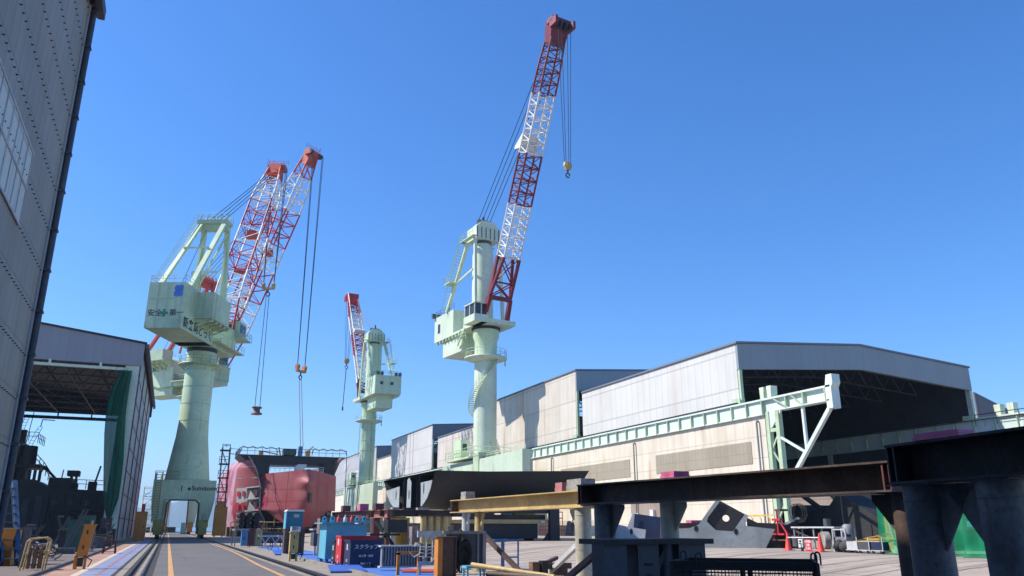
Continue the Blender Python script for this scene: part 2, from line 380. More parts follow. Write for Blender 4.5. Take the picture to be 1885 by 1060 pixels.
def water_mat():
    m, n, l, b = newmat('sea_water')
    b.inputs['Base Color'].default_value = (.03, .10, .17, 1); b.inputs['Roughness'].default_value = .18
    bp = n.new('ShaderNodeBump'); bp.inputs['Strength'].default_value = .35; bp.inputs['Distance'].default_value = .4
    l.new(noise(n, l, .15, 5), bp.inputs['Height']); l.new(bp.outputs[0], b.inputs['Normal']); return m
mb = MB(); mb.add([(-6900, 200, -2.5), (6900, 200, -2.5), (6900, 8900, -2.5), (-6900, 8900, -2.5)], [(0, 1, 2, 3)])
struct(mb.build('water', water_mat(), origin=(0, 0, 0)))
def hill(pts, y, depth, mat):
    def P(a, b):
        x = pts[0][0] + a*(pts[-1][0]-pts[0][0]); h = 0
        for (x0, h0), (x1, h1) in zip(pts, pts[1:]):
            if x0 <= x <= x1: t = (x-x0)/(x1-x0); t = t*t*(3-2*t); h = h0 + t*(h1-h0)
        e = math.sin(math.pi*b); r = .88 + .12*math.sin(x*.03 + b*7)*math.cos(x*.013 - b*11)
        return (x, y + depth*b, -3 + h*e*r*.92)
    mb = MB(); mb.grid(P, 60, 14); return struct(mb.build('hills', mat))
hill_m = plain('forested_hill', (.035, .06, .035), (.06, .09, .05), .95, .004)
hill([(-1030, 0), (-690, 44), (-410, 106), (-174, 150), (36, 198), (180, 207), (290, 289), (425, 227), (690, 125), (1100, 0)], 5500, 620, hill_m)
mb = MB(); mb.bb((-8, 262, -3), (2.2, 266, 1.35)); mb.bb((-8, 261.4, 1.35), (2.2, 266, 1.6))
tag(mb.build('breakwater', dark_sheet), 'low dark sea wall at the far end of the road', 'sea wall')

# ------------------------------------------------------------------ grey warehouse on the left
WX, WY = -4.5, 26.93
t = thing('warehouse', 'tall grey sheet-clad warehouse with bolt rows, frosted window band and drain pipe', 'warehouse', (WX, 0, 0))
mb = MB(); mb.bb((-26, -60, 0), (WX, WY, 18.9)); mb.build('wall', wh_clad, t)
mb = MB()
for k in range(14):
    z = 2.48 + 1.328*k
    y = 10.0 + .2*(k % 2)
    while y < WY-.15:
        mb.box((WX+.025, y, z), (.05, .026, .026)); y += .34
mb.build('cladding_bolts', dark_steel, t)['kind'] = 'stuff'
mb = MB(); mb.bb((WX-.01, 2, 9.12), (WX+.025, 22.5, 11.18)); wn_ = mb.build('window', wh_glaze, t)
mb = MB()
for z in (9.12, 10.15, 11.18): mb.bb((WX+.025, 2, z-.03), (WX+.055, 22.54, z+.03))
for k in range(30): mb.bb((WX+.025, 22.5-k*.7-.015, 9.12), (WX+.05, 22.5-k*.7+.015, 11.18))
mb.build('frame', lightgrey, wn_)
mb = MB(); mb.bb((-27, -60, 18.9), (WX+.28, WY+.35, 19.03)); mb.bb((WX+.2, -60, 18.68), (WX+.42, WY+.42, 19.08)); mb.build('gutter', slate, t)
mb = MB(); mb.tube((WX+.14, WY-.1, 0), (WX+.14, WY-.1, 18.75), .095, 10)
for k in range(14): mb.box((WX+.12, WY-.1, 1.24+1.328*k), (.26, .26, .07))
mb.build('drain_pipe', slate, t)
mb = MB(); mb.bb((WX, WY-.4, 0), (WX+.05, WY+.04, 18.7)); mb.build('corner_trim', shelter_clad, t)

# ------------------------------------------------------------------ travelling shelter behind it
t = thing('travelling_shelter', 'open-ended travelling roof shelter with grey fascia beyond the warehouse', 'shelter', (-20, 124, 0))
mb = MB(); mb.bb((-6.5, 98, 0), (-5.1, 150, 21.6)); mb.build('side_wall', shelter_clad, t)
mb = MB()
for k in range(5): mb.bb((-5.1, 99.5+k*12.0, .3), (-4.98, 99.75+k*12.0, 21.5))
for z in (2.5, 5.1, 7.7, 10.3, 12.9, 15.5, 18.1): mb.bb((-5.1, 98, z), (-5.05, 150, z+.09))
mb.build('wall_post', slate, t)
mb = MB(); mb.bb((-6.5, 97.9, 0), (-5.1, 97.98, 19.2)); mb.build('end_panel', mint_white, t)
mb = MB(); mb.bb((-39, 98, 0), (-37.5, 150, 21.6)); mb.build('side_wall', shelter_clad, t)
mb = MB(); mb.bb((-6.56, 98.4, 0), (-6.51, 150, 21.5)); mb.bb((-37.49, 98.4, 0), (-37.4, 150, 21.5)); mb.build('inner_shade_sheet', inner_shade, t)  # dark sheets added inside so the shelter interior looks shaded
mb = MB(); mb.prism([(-4.8, 97.6, 21.75), (-4.8, 97.6, 19.2), (-39.2, 97.6, 19.2), (-39.2, 97.6, 21.75), (-22, 97.6, 23.9)], (0, .25, 0)); mb.build('fascia', shelter_fascia, t)
mb = MB(); mb.prism([(-4.6, 97.4, 21.95), (-4.6, 97.4, 21.75), (-22, 97.4, 23.9), (-39.4, 97.4, 21.75), (-39.4, 97.4, 21.95), (-22, 97.4, 24.1)], (0, 53, 0)); mb.build('roof', dark_sheet, t)
mb = MB(); mb.bb((-4.7, 97.5, 21.3), (-4.35, 150.4, 21.75)); mb.build('gutter', slate, t)
mb = MB()
for k in range(9):
    y = 98.3+k*6.4
    mb.bar((-6.3, y, 19.9), (-37.7, y, 19.9), .22); 
    for j in range(10):
        x = -6.3-j*3.14; x2 = x-3.14
        mb.tube((x, y, 19.9), ((x+x2)/2, y, 22.0), .07, 4); mb.tube(((x+x2)/2, y, 22.0), (x2, y, 19.9), .07, 4)
for j in range(6): mb.bar((-8-j*5.5, 98.3, 19.95), (-8-j*5.5, 149.5, 19.95), .16)
for j in range(5): mb.bar((-7-j*6, 99, 20.2), (-13-j*6, 124, 20.2), .1); mb.bar((-13-j*6, 124, 20.2), (-7-j*6, 149, 20.2), .1)
mb.build('roof_truss', slate, t)
mb = MB(); mb.bb((-6.5, 97.45, 18.55), (-37.5, 97.75, 18.85))
for x in (-9, -14, -19, -24): mb.bb((x-.12, 97.5, 18.8), (x+.12, 97.75, 19.3))
mb.build('door_rail', mint_white, t)
mb = MB(); mb.prism([(-4.8, 149.6, 21.75), (-4.8, 149.6, 19.75), (-39.2, 149.6, 19.75), (-39.2, 149.6, 21.75), (-22, 149.6, 23.9)], (0, .25, 0)); mb.build('end_fascia', dark_sheet, t)
mb = MB(); mb.bb((-6.5, 149.9, 18.8), (-37.5, 150.3, 19.3))
for x in (-9, -14, -19, -24): mb.bb((x-.1, 149.95, 19.3), (x+.1, 150.2, 19.8))
mb.build('end_beam', dark_steel, t)
# net hanging on its leg
rows = [(683, 222, 243), (720, 207, 240), (760, 199, 237), (800, 195, 233), (850, 192, 228), (885, 190, 223), (915, 192, 217), (940, 196, 208), (958, 200, 204)]
NET = [(18.5, -6.92, -5.7), (16.3, -7.55, -5.75), (13.9, -7.75, -5.75), (11.4, -7.6, -5.55), (8.4, -7.25, -5.3), (6.4, -7.0, -5.25), (4.6, -6.75, -5.25), (3.2, -6.4, -5.55), (2.1, -6.0, -5.75)]
def netP(a, b):
    i = min(int(a*8), 7); f = a*8-i
    z, x0, x1 = [NET[i][k]*(1-f)+NET[i+1][k]*f for k in range(3)]
    return (x0+(x1-x0)*b, 97.15 + .22*math.sin(b*19+a*3) + .1*math.sin(b*43), z)
mb = MB(); mb.grid(netP, 33, 40); tag(mb.build('safety_net', net_dark), 'dark green net bunched down the leg of the travelling shelter', 'net')

# ------------------------------------------------------------------ dark ship sections standing in the shelter
t = thing('ship_section', 'dark ship superstructure with funnel and mast, standing in the shelter', 'ship section', (-18, 127, 0))
mb = MB(); mb.prism([(-30, 122, 0), (-15.0, 122, 0), (-14.6, 122, 6.4), (-16.9, 122, 7.6), (-30, 122, 7.9)], (0, 9, 0)); mb.build('hull', dark_steel, t)
each('hull_plate', slate, t, [((-22.4+k*1.5, 121.9, .6+.3*(k % 3)), (-21.6+k*1.5, 121.98, 5.6-.5*(k % 2))) for k in range(5)])
each('opening', black, t, [((-18.3, 121.88, 4.6), (-17.7, 121.97, 6.4)), ((-20.4, 121.88, 4.6), (-19.9, 121.97, 6.0))])
mb = MB(); mb.bb((-30, 123, 7.9), (-19.3, 130, 12.6)); mb.bb((-19.3, 123.4, 7.6), (-18.6, 128, 10.5)); mb.bb((-22.3, 122.5, 9.2), (-16.6, 129, 9.6)); mb.build('deckhouse', hull_dark, t)
mb = MB(); mb.lathe((-18.45, 124.5, 9.6), [(1.05, 0), (1.0, 2.4), (.9, 2.5)], 16); mb.build('funnel', slate, t)
mb = MB(); mb.bb((-19.9, 124, 12.5), (-19.1, 125, 14.2)); mb.ladder((-19.7, 124, 14), (-19.3, 124, 15.9), .5); mb.tube((-18.9, 124, 12.4), (-18.6, 124, 16.6), .05, 4)
mb.ladder((-18.5, 124.5, 12.1), (-17.6, 124.5, 14.7), .5); mb.tube((-17.6, 124.5, 14.7), (-17.5, 124.5, 15.7), .06, 4); mb.tube((-17.5, 124.5, 15.7), (-16.0, 124.5, 15.65), .06, 4); mb.build('mast', dark_steel, t)
mb = MB(); mb.rail([(-24, 122.8, 12.6), (-17.4, 122.8, 12.6), (-17.4, 122.8, 12.4), (-17.3, 128, 12.4)], 1.2, 1.2, .045); mb.rail([(-17.2, 122.3, 9.6), (-16.2, 122.3, 8.6), (-15, 122.3, 7)], 1.3, .8, .05); mb.build('railing', dark_steel, t)
mb = MB(); mb.bar((-16.2, 123, 9.4), (-14.2, 123, 7.4), .3)
for k in range(6): mb.bb((-16.6-k*.6, 122.2, 7.4+.2*(k % 2)), (-16.25-k*.6, 122.5, 8.8)) 
mb.build('gangway', hull_dark, t)
t = thing('ship_section', 'lower black ship bridge section with railings, beside the green net', 'ship section', (-11.5, 127, 0))
mb = MB(); mb.prism([(-15.4, 122, 0), (-8.1, 122, 0), (-8.5, 122, 6.3), (-14.6, 122, 6.5)], (0, 9, 0)); mb.bb((-15.3, 122.3, 6.3), (-12.6, 128, 7.9)); mb.build('hull', dark_steel, t)
mb = MB(); mb.bb((-12.9, 122.8, 6.5), (-12.75, 125, 8.5)); mb.bb((-12.3, 122.8, 6.5), (-12.2, 125, 8.5)); mb.bb((-13.3, 122.5, 8.2), (-11.9, 125, 8.9)); mb.bb((-13.3, 122.8, 6.5), (-11.95, 125, 7.2)); mb.build('wheelhouse', hull_dark, t)
mb = MB(); mb.rail([(-11.9, 122.2, 6.5), (-8.6, 122.2, 6.4)], 1.2, 1.1, .045); mb.rail([(-14.5, 121.8, 2.4), (-8.2, 121.8, 2.4)], 1.2, 1.1, .05); mb.build('railing', slate, t)
mb = MB(); mb.tube((-10.0, 123, 6.4), (-9.4, 123, 9.6), .12, 6); mb.build('davit', slate, t)
mb = MB(); mb.bb((-10.6, 122.6, 6.4), (-9.6, 124, 7.5)); mb.build('deck_box', hull_dark, t); MB().tube((-13.9, 123, 7.8), (-13.8, 123, 9.0), .08, 5).build('aerial', slate, t)
each('stiffener', dark_steel, t, [((-15.0+k*.95, 121.85, .3), (-14.9+k*.95, 122, 5.9)) for k in range(7)])
each('porthole', slate, t, [((-14.4+k*1.9, 121.9, 4.3), (-13.8+k*1.9, 121.99, 5.0)) for k in range(3)])
mb = MB(); mb.bb((-14.8, 121.6, 2.2), (-8.0, 122.4, 2.4)); mb.ladder((-8.2, 122.6, 0), (-7.6, 122.6, 6), .7, r=.06); mb.build('gallery', dark_steel, t)

# ------------------------------------------------------------------ the assembly hall on the right
t = hall = thing('assembly_hall', 'long cream hall with tan wall panels under a mint crane girder', 'hall', (46, 120, .6))
mb = MB(); mb.bb((46, 53.6, 0), (46.5, 262, 10.8)); mb.build('wall', wall_cream, t)
for y0, y1 in ((55.6, 70.7), (75.9, 93), (98, 113), (120, 136), (141, 158), (163, 180)):
    mb = MB(); mb.bb((45.96, y0, 6.83), (46.02, y1, 8.72)); mb.build('wall_panel', tan_panel, t)
for y in (54.4, 74.6, 95.3, 117, 139, 160):
    mb = MB(); mb.path([(46, y, 10.3), (45.8, y, 10.35), (45.75, y, 10.2), (45.75, y, .7)], .09, 6); mb.build('drain_pipe', grey, t)
mb = MB(); mb.bb((45.9, 53.4, 10.8), (46.05, 262, 12.0)); mb.bb((45.7, 45.6, 11.95), (46.6, 262, 12.1)); mb.bb((45.75, 53.4, 10.75), (46.3, 262, 10.85)); 
mb.build('crane_girder', mint_blue, t)
each('girder_stiffener', mint_shade, t, [((45.66, 53.5+k*2.05-.05, 10.8), (45.92, 53.5+k*2.05+.05, 12.0)) for k in range(100)])
mb = MB(); mb.bb((45.85, 57, 12.1), (46.1, 262, 12.3)); mb.build('roof_rail', dark_steel, t)
# cantilevered runway end with its brackets
br = MB(); br.bb((46.0, 46.0, 10.95), (46.1, 53.4, 11.95)); br.prism([(45.98, 53.2, 11.0), (45.98, 51.4, 11.0), (45.98, 52.8, 9.6), (45.98, 53.2, 9.6)], (.15, 0, 0)); br.bb((45.7, 45.8, 10.9), (46.5, 51.6, 11.0))
br.build('runway_end', mint_blue, t)
br = MB()
each('runway_rib', mint_shade, t, [((45.68, y-.06, 10.95), (46.0, y+.06, 11.95)) for y in (46.2, 48.6, 50.6)])
br.bar((45.75, 52.0, 11.9), (45.75, 50.4, 11.0), .1); br.build('runway_brace', mint_shade, t); MB().bar((45.75, 49.9, 11.9), (45.75, 48.8, 11.0), .1).build('runway_brace', mint_shade, t)
br = MB(); br.prism([(45.7, 45.5, 10.3), (45.7, 46.1, 10.3), (45.7, 46.1, 12.0), (45.7, 45.9, 12.9), (45.7, 45.3, 12.9), (45.7, 45.3, 12.2), (45.7, 45.5, 11.9)], (.8, 0, 0)); br.build('end_stop', mint_blue, t)
for y in (53.4, 52.5): 
    br = MB(); br.prism([(45.75, y-.22, 12.1), (45.75, y+.22, 12.1), (45.75, y+.28, 13.1), (45.75, y-.28, 13.1)], (.7, 0, 0)); br.build('buffer_post', mint_white, t)
br = MB(); br.bar((46, 46.0, 10.5), (46, 52.0, 4.3), .3, .3, (1, 0, 0)); br.bar((46, 49.0, 10.9), (46, 49.0, 7.4), .22); br.bar((46, 52.2, 8.9), (46, 49.2, 7.3), .18); br.build('strut', mint_blue, t)
br = MB(); br.bar((46.1, 52.0, .5), (46.1, 52.0, 11), .42); br.bar((46.1, 53.2, .5), (46.1, 53.2, 11), .4); br.bar((46.1, 52.0, 9.4), (46.1, 53.4, 9.4), .3)
for z in (.8, 3.6, 6.4): br.bar((46.1, 52.1, z), (46.1, 53.1, z+1.4), .12); br.bar((46.1, 53.1, z+1.4), (46.1, 52.1, z+2.8), .12)
br.bar((46.1, 52.1, 9.6), (46.1, 53.2, 10.7), .12); br.bar((46.1, 53.2, 9.6), (46.1, 52.1, 10.7), .12)
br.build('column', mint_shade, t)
# right-hand line of columns and girder
mb = MB(); mb.bb((76.9, 45, 10.5), (77.1, 262, 12.4)); mb.bb((76.6, 45, 12.35), (77.5, 262, 12.5)); mb.bb((76.6, 45, 10.4), (77.5, 262, 10.5)); mb.build('crane_girder', mint_blue, t)
each('girder_stiffener', mint_shade, t, [((76.72, 45.5+k*2.4-.04, 10.5), (76.92, 45.5+k*2.4+.04, 12.35)) for k in range(45)])
mb = MB(); mb.rail([(76.5, 45, 11.6), (76.5, 110, 11.6)], 1.2, 2.4, .04); mb.build('railing', dark_steel, t)
mb = MB(); mb.bb((77.0, 45, 8.95), (77.2, 262, 10.4)); mb.build('side_panel', dark_sheet, t); MB().bb((76.9, 45, 7.2), (77.2, 262, 8.1)).build('side_beam', dark_sheet, t)
for y in range(48, 130, 10):
    mb = MB(); mb.bar((77, y, .5), (77, y, 10.5), .6); mb.bar((77, y+.3, 5), (77, y+5, 8.1), .2); mb.bar((77, y-.3, 5), (77, y-5, 8.1), .2)
    for k in range(4): mb.bar((76.95, y+k*2.5, 8.1), (76.95, y+1.25+k*2.5, 8.95), .1); mb.bar((76.95, y+1.25+k*2.5, 8.95), (76.95, y+2.5+k*2.5, 8.1), .1)
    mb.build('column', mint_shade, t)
for y in (53.2, 54.6):
    mb = MB(); mb.prism([(76.8, y-.3, 12.5), (76.8, y+.3, 12.5), (76.8, y+.36, 13.6), (76.8, y-.36, 13.6)], (.7, 0, 0)); mb.build('buffer_post', mint_white, t)

def roof_unit(label, y0, y1, eave, ridge, fasc, wall_mat, fas_mat, x0=46.5, x1=76.8, group='travelling roof sections of the right hall'):
    t = thing('travelling_roof', label, 'hall roof', ((x0+x1)/2, (y0+y1)/2, 12.3), group)
    xm = (x0+x1)/2
    for x in (x0, x1-.3):
        mb = MB(); mb.bb((x, y0+.3, 12.35), (x+.3, y1, eave)); mb.build('side_wall', wall_mat, t)
    mb = MB(); mb.bb((x0+.31, y0+.6, 12.35), (x0+.36, y1, eave-.1)); mb.bb((x1-.36, y0+.6, 12.35), (x1-.31, y1, eave-.1)); mb.prism([(x0+.3, y0+.31, eave-.05), (xm, y0+.31, ridge-.1), (x1-.3, y0+.31, eave-.05), (x1-.3, y0+.31, eave-.12), (xm, y0+.31, ridge-.17), (x0+.3, y0+.31, eave-.12)], (0, y1-y0-.4, 0)); mb.build('inner_shade_sheet', inner_shade, t)  # added dark sheets: the roof's interior shade is put into their colour
    mb = MB(); mb.prism([(x0, y0, eave), (x0, y0, fasc), (xm, y0, fasc+ridge-eave), (x1, y0, fasc), (x1, y0, eave), (xm, y0, ridge)], (0, .3, 0)); mb.build('fascia', fas_mat, t)
    mb = MB(); mb.prism([(x0-.15, y0-.1, eave+.02), (xm, y0-.1, ridge+.02), (x1+.15, y0-.1, eave+.02), (x1+.15, y0-.1, eave+.2), (xm, y0-.1, ridge+.2), (x0-.15, y0-.1, eave+.2)], (0, y1-y0+.1, 0)); mb.build('roof', fascia_navy, t)
    mb = MB(); k = 0; y = y0+1.5
    while y < y1:
        for s_, xx in ((1, x0+.4), (-1, x1-.4)):
            pass
        n_ = 12; W = (x1-x0-.8)/n_
        def zt(x): return eave + (ridge-eave)*(1-abs(x-xm)/(xm-x0)) - .1
        for j in range(n_):
            a = x0+.4+j*W; b_ = a+W; m_ = (a+b_)/2
            lo = lambda x: zt(x)-1.9
            mb.tube((a, y, lo(a)), (m_, y, zt(m_)), .07, 4); mb.tube((m_, y, zt(m_)), (b_, y, lo(b_)), .07, 4); mb.tube((a, y, lo(a)), (b_, y, lo(b_)), .09, 4)
        y += 5
    mb.build('roof_truss', slate, t)
    for x in (x0+.05, x1-.35):
        mb = MB(); mb.bb((x, y0+.02, 12.6), (x+.3, y0+.28, fasc)); mb.bb((x-.1, y0+.2, 12.3), (x+.5, y0+1.3, 12.8)); mb.build('end_post', mint_shade, t)
    return t
roof_unit('white hall roof section with a wide open gable above the bracketed runway end', 57.0, 87.6, 17.8, 18.9, 15.4, wall_white, fascia_m)
roof_unit('taller rust-streaked hall roof section behind the open-gabled white one', 88.7, 116.8, 20.9, 22.0, 18.3, wall_rusty, fascia_m, 46.3, 77.0)
roof_unit('low rusty hall roof section partly behind the spiral-stair crane column', 117.2, 147.6, 18.1, 19.2, 15.8, wall_rusty, fascia_m)
t = roof_unit('tall pale hall roof section with slate blue gable, middle distance', 150.6, 183, 21.0, 22.0, 18.2, wall_pale, fascia_navy, 46.3, 77.0)
roof_unit('short low cream hall roof section behind the mint crane column', 183.4, 197.5, 17.7, 18.8, 15.5, wall_cream, fascia_m)
t = roof_unit('blue-grey hall roof section with white lettering, beside the red ship', 198, 262, 21.0, 22.0, 18.2, wall_far, fascia_navy, 46.3, 77.0)
mb = MB(); mb.bb((46.6, 261.6, 0), (77, 261.9, 21)); mb.build('end_wall', dark_sheet, t)
lettering('EICP', 2.6, (46.22, 238, 17.0), (0, -1, 0), (0, 0, 1), white_letter, t, thick=.06)
lettering('COCS', 2.6, (46.22, 222, 14.0), (0, -1, 0), (0, 0, 1), white_letter, t, thick=.06)

t = thing('neighbouring_hall', 'dark sloping gable of another hall behind the open-gabled hall', 'hall', (115, 110, 0))
mb = MB(); mb.bb((101.6, 75.2, 0), (140, 170, 17)); mb.build('wall', wall_cream, t)
mb = MB(); mb.bb((101.5, 75.4, 0), (101.58, 170, 8.6)); mb.build('lower_wall', brown_clad, t)
mb = MB(); mb.prism([(101.4, 75, 0), (101.4, 75, 19.6), (120, 75, 13.6), (140, 75, 13.6), (140, 75, 0)], (0, .25, 0)); mb.build('gable_wall', neigh_dark, t)
# ------------------------------------------------------------------ cranes
def boom(root, T, foot, tip, wid, dep, bands, bay, r=.16, lac=.07, t0=0.0):
    """lattice boom in the (u,z) plane; wid/dep are functions of t; bands = [(t_end, material)]; one mesh per painted band"""
    fu, fz = foot; tu, tz = tip; L = math.hypot(tu-fu, tz-fz); du, dz = (tu-fu)/L, (tz-fz)/L
    def P(t, a, b): # a across, b along the normal (upper side positive)
        return (a*wid(t)/2, fu + du*L*t - dz*b*dep(t)/2, fz + dz*L*t + du*b*dep(t)/2)
    ts = t0; out = []
    for te, mat in bands:
        n = max(1, round((te-ts)*L/bay)); mb = MB(T)
        for a in (-1, 1):
            for b in (-1, 1):
                for i in range(n):
                    p, q = ts+(te-ts)*i/n, ts+(te-ts)*(i+1)/n
                    mb.tube(P(p, a, b), P(q, a, b), r, 6)
        for i in range(n):
            p, q = ts+(te-ts)*i/n, ts+(te-ts)*(i+1)/n; m_ = (p+q)/2
            for b in (-1, 1):
                mb.tube(P(p, -1, b), P(m_, 1, b), lac, 4, cap=False); mb.tube(P(m_, 1, b), P(q, -1, b), lac, 4, cap=False)
                mb.tube(P(p, -1, b), P(p, 1, b), lac, 4, cap=False)
            for a in (-1, 1):
                mb.tube(P(p, a, -1), P(m_, a, 1), lac, 4, cap=False); mb.tube(P(m_, a, 1), P(q, a, -1), lac, 4, cap=False)
                mb.tube(P(p, a, -1), P(p, a, 1), lac, 4, cap=False)
        out.append(mb.build('boom_section', mat, root)); ts = te
    return P, L
def cyl_v(mb, c, r, w_, n=14):   # sheave: short cylinder whose axis runs across (v)
    return mb.tube((c[0]-w_/2, c[1], c[2]), (c[0]+w_/2, c[1], c[2]), r, n)
def hook_block(root, T, v, u, z, s, mat, twin=False):
    mb = MB(T)
    if twin:
        mb.box((v, u, z+.1*s), (2.6*s, .5*s, .5*s))
        for k in (-1, 1): mb.box((v+k*1.15*s, u, z+.6*s), (.7*s, .6*s, 1.2*s)); cyl_v(mb, (v+k*1.15*s, u, z+1.0*s), .55*s, .5*s)
    else:
        mb.prism([(v-.7*s, u-.3*s, z+1.5*s), (v+.7*s, u-.3*s, z+1.5*s), (v+.85*s, u-.3*s, z+.7*s), (v+.4*s, u-.3*s, z-.2*s), (v-.4*s, u-.3*s, z-.2*s), (v-.85*s, u-.3*s, z+.7*s)], (0, .6*s, 0))
        cyl_v(mb, (v, u, z+.8*s), .6*s, 1.0*s)
    hb = mb.build('hook_block', mat, root)
    mb = MB(T); mb.tube((v, u, z-.1*s), (v, u, z-.8*s), .16*s, 6)
    pts = [(v+.45*s*math.cos(a), u, z-1.25*s+.45*s*math.sin(a)) for a in [R(90-20*k) for k in range(-5, 12)]]
    mb.path(pts, .13*s, 6); mb.build('hook', dark_steel, hb)
def bogie(root, x, y0, y1, mat, h=2.6):
    mb = MB(); L = (y1-y0)
    for k in range(2):
        a = y0+L*k/2+.15; b_ = y0+L*(k+1)/2-.15; m_ = (a+b_)/2
        mb.prism([(x-.55, a, .55), (x-.55, b_, .55), (x-.55, b_, 1.2), (x-.55, m_+.5, 1.75), (x-.55, m_-.5, 1.75), (x-.55, a, 1.2)], (1.1, 0, 0))
    m_ = (y0+y1)/2
    mb.prism([(x-.7, y0+.9, 1.55), (x-.7, y1-.9, 1.55), (x-.7, m_+.8, h), (x-.7, m_-.8, h)], (1.4, 0, 0))
    o = mb.build('bogie', mat, root)
    for k in range(4):
        mb = MB(); y = y0+L*(k+.5)/4; mb.tube((x-.25, y, .5), (x+.25, y, .5), .48, 16); mb.build('wheel', dark_steel, o)

def portal_crane(label, cx, cy, az, S, zt, foot, tip, house, atop, col, textfn, bands, headmat, afmat, hookz, twin, hookmat, sheave_u, idlabel=None, group=None, cabside=1, front=True):
    """level-luffing crane on a four-leg portal. zt = column top; col=[(r,z)..]; house=(u0,u1,z0,z1,w)"""
    t = thing('portal_crane', label, 'crane', (cx, cy, 0), group)
    T = frame(cx, cy, az); s = S
    # portal
    x0, x1, y0, y1, z0, z1 = cx-4.45*S**.2, cx+4.0*S**.2, cy-4*s, cy+4*s, 5.35*s**3, 8.1*s**2.2
    mb = MB(); mb.bb((x0, y0, z0), (x1, y0+1.5, z1)); mb.bb((x0, y1-1.5, z0+1.3*s), (x1, y1, z1)); mb.bb((x0, y0+1.5, z0+.4), (x0+1.6, y1-1.5, z1-.1)); mb.bb((x1-1.6, y0+1.5, z0+.4), (x1, y1-1.5, z1-.1)); mb.bb((x0+.2, y0+.3, z1-.3), (x1-.2, y1-.3, z1-.05))
    mb.build('portal_beam', mint, t)
    for (xa, xb, xc, xd) in ((x0, x0+2.0*s, x0+.35*s, x0+2.0*s), (x1-2.0*s, x1, x1-2.0*s, x1-.35*s)):
        for (ya, yb) in ((y0, y0+1.5), (y1-1.5, y1)):
            mb = MB(); v = [(xa, ya, z0), (xb, ya, z0), (xb, yb, z0), (xa, yb, z0), (xc, ya+.1, 2.4), (xd-.2*s, ya+.1, 2.4), (xd-.2*s, yb-.1, 2.4), (xc, yb-.1, 2.4)]
            mb.add(v, [(0, 1, 2, 3), (7, 6, 5, 4), (0, 4, 5, 1), (1, 5, 6, 2), (2, 6, 7, 3), (3, 7, 4, 0)]); mb.build('leg', mint, t)
    for xr in (x0+1.3*s, x1-1.3*s):
        for yc in (y0+.7, y1-.7): bogie(t, xr, yc-2.7, yc+2.7, olive if az < 90 else orange)
    mb = MB(); mb.ladder((x0+.7, y0-.12, 2.2), (x0+.7, y0-.12, z1+1), .7, r=.05); mb.ladder((x0+2.1*s, y0-.3, .6), (x0+2.0*s, y0-.25, z0), .6, r=.05); mb.build('ladder', ochre, t)
    mb = MB(); mb.rail([(x0+.1, y0+.1, z1), (x0+3.2, y0+.1, z1)], 1.2, 1.1, .04); mb.rail([(x0+.1, y0+.1, z1), (x0+.1, y1, z1)], 1.2, 1.5, .04); mb.build('railing', ochre, t)
    mb = MB(); mb.path([(x0+2.0*s, y0-.05, .8), (x0+2.1*s, y0-.05, z0-.5), (x0+2.6*s, y0-.05, z0-.06), (x1-2.6*s, y0-.05, z0-.06), (x1-2.1*s, y0-.05, z0-.5), (x1-1.9*s, y0-.05, .8)], .12, 6); mb.build('cable_pipe', slate, t)
    # column, slew ring
    cm = MB(); cm.lathe((cx, cy, 0), col, 40); cm.build('column', mint, t)
    mb = MB(); rc = col[-1][0]
    for z in [8.2*s+.1, col[-2][1]]+[col[-2][1]+2.6*q for q in (1, 2, 3)]:
        mb = MB(); rr = col[0][0] if z < 9*s else rc; mb.lathe((cx, cy, z), [(rr+.03, -.04), (rr+.03, .04)], 40); mb.build('column_seam', mint_shade, t)
    mb = MB(); mb.lathe((cx, cy, zt-2.2), [(rc+.05, 0), (rc+1.05, .02), (rc+1.05, .2), (rc+.05, .22)], 32)
    for k in range(10):
        a = k*math.pi/5; mb.bar((cx+rc*math.cos(a), cy+rc*math.sin(a), zt-3.0), (cx+(rc+1)*math.cos(a), cy+(rc+1)*math.sin(a), zt-2.2), .1)
    pl = mb.build('platform', mint_shade, t)
    mb = MB(); pts = [(cx+(rc+1)*math.cos(a), cy+(rc+1)*math.sin(a), zt-2.0) for a in [k*math.pi/8 for k in range(17)]]; mb.rail(pts, 1.1, 1.2, .035); mb.build('railing', ochre, pl)
    mb = MB(); mb.lathe((cx, cy, zt), [(rc+.05, -.1), (rc+.1, .05), (rc+.1, .25), (rc+.02, .6)], 36); mb.build('slew_ring', dark_steel, t)
    mb = MB(); mb.lathe((cx, cy, zt-2.0), [(rc+.02, 0), (rc+.12, .1), (rc+.12, 1.8), (rc+.02, 1.9)], 36); mb.build('slew_housing', mint, t)
    # machinery house
    u0, u1, h0, h1, w_ = house
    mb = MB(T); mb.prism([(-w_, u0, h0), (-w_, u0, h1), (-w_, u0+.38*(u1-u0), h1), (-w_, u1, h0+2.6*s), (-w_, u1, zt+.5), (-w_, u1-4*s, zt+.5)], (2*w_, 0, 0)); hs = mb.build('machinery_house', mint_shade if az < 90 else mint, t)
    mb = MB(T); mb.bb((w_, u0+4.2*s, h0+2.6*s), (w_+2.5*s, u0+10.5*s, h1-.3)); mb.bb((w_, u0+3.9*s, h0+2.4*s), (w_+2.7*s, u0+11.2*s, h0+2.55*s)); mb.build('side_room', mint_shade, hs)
    mb = MB(T)
    for k in range(5): mb.bar((w_, u0+(4.6+k*1.5)*s, h0+1.4*s), (w_+2.4*s, u0+(4.6+k*1.5)*s, h0+2.4*s), .2*s); mb.bb((w_, u0+(4.5+k*1.5)*s, h0+2.0*s), (w_+2.5*s, u0+(4.75+k*1.5)*s, h0+2.4*s))
    mb.build('bracket', mint, hs)
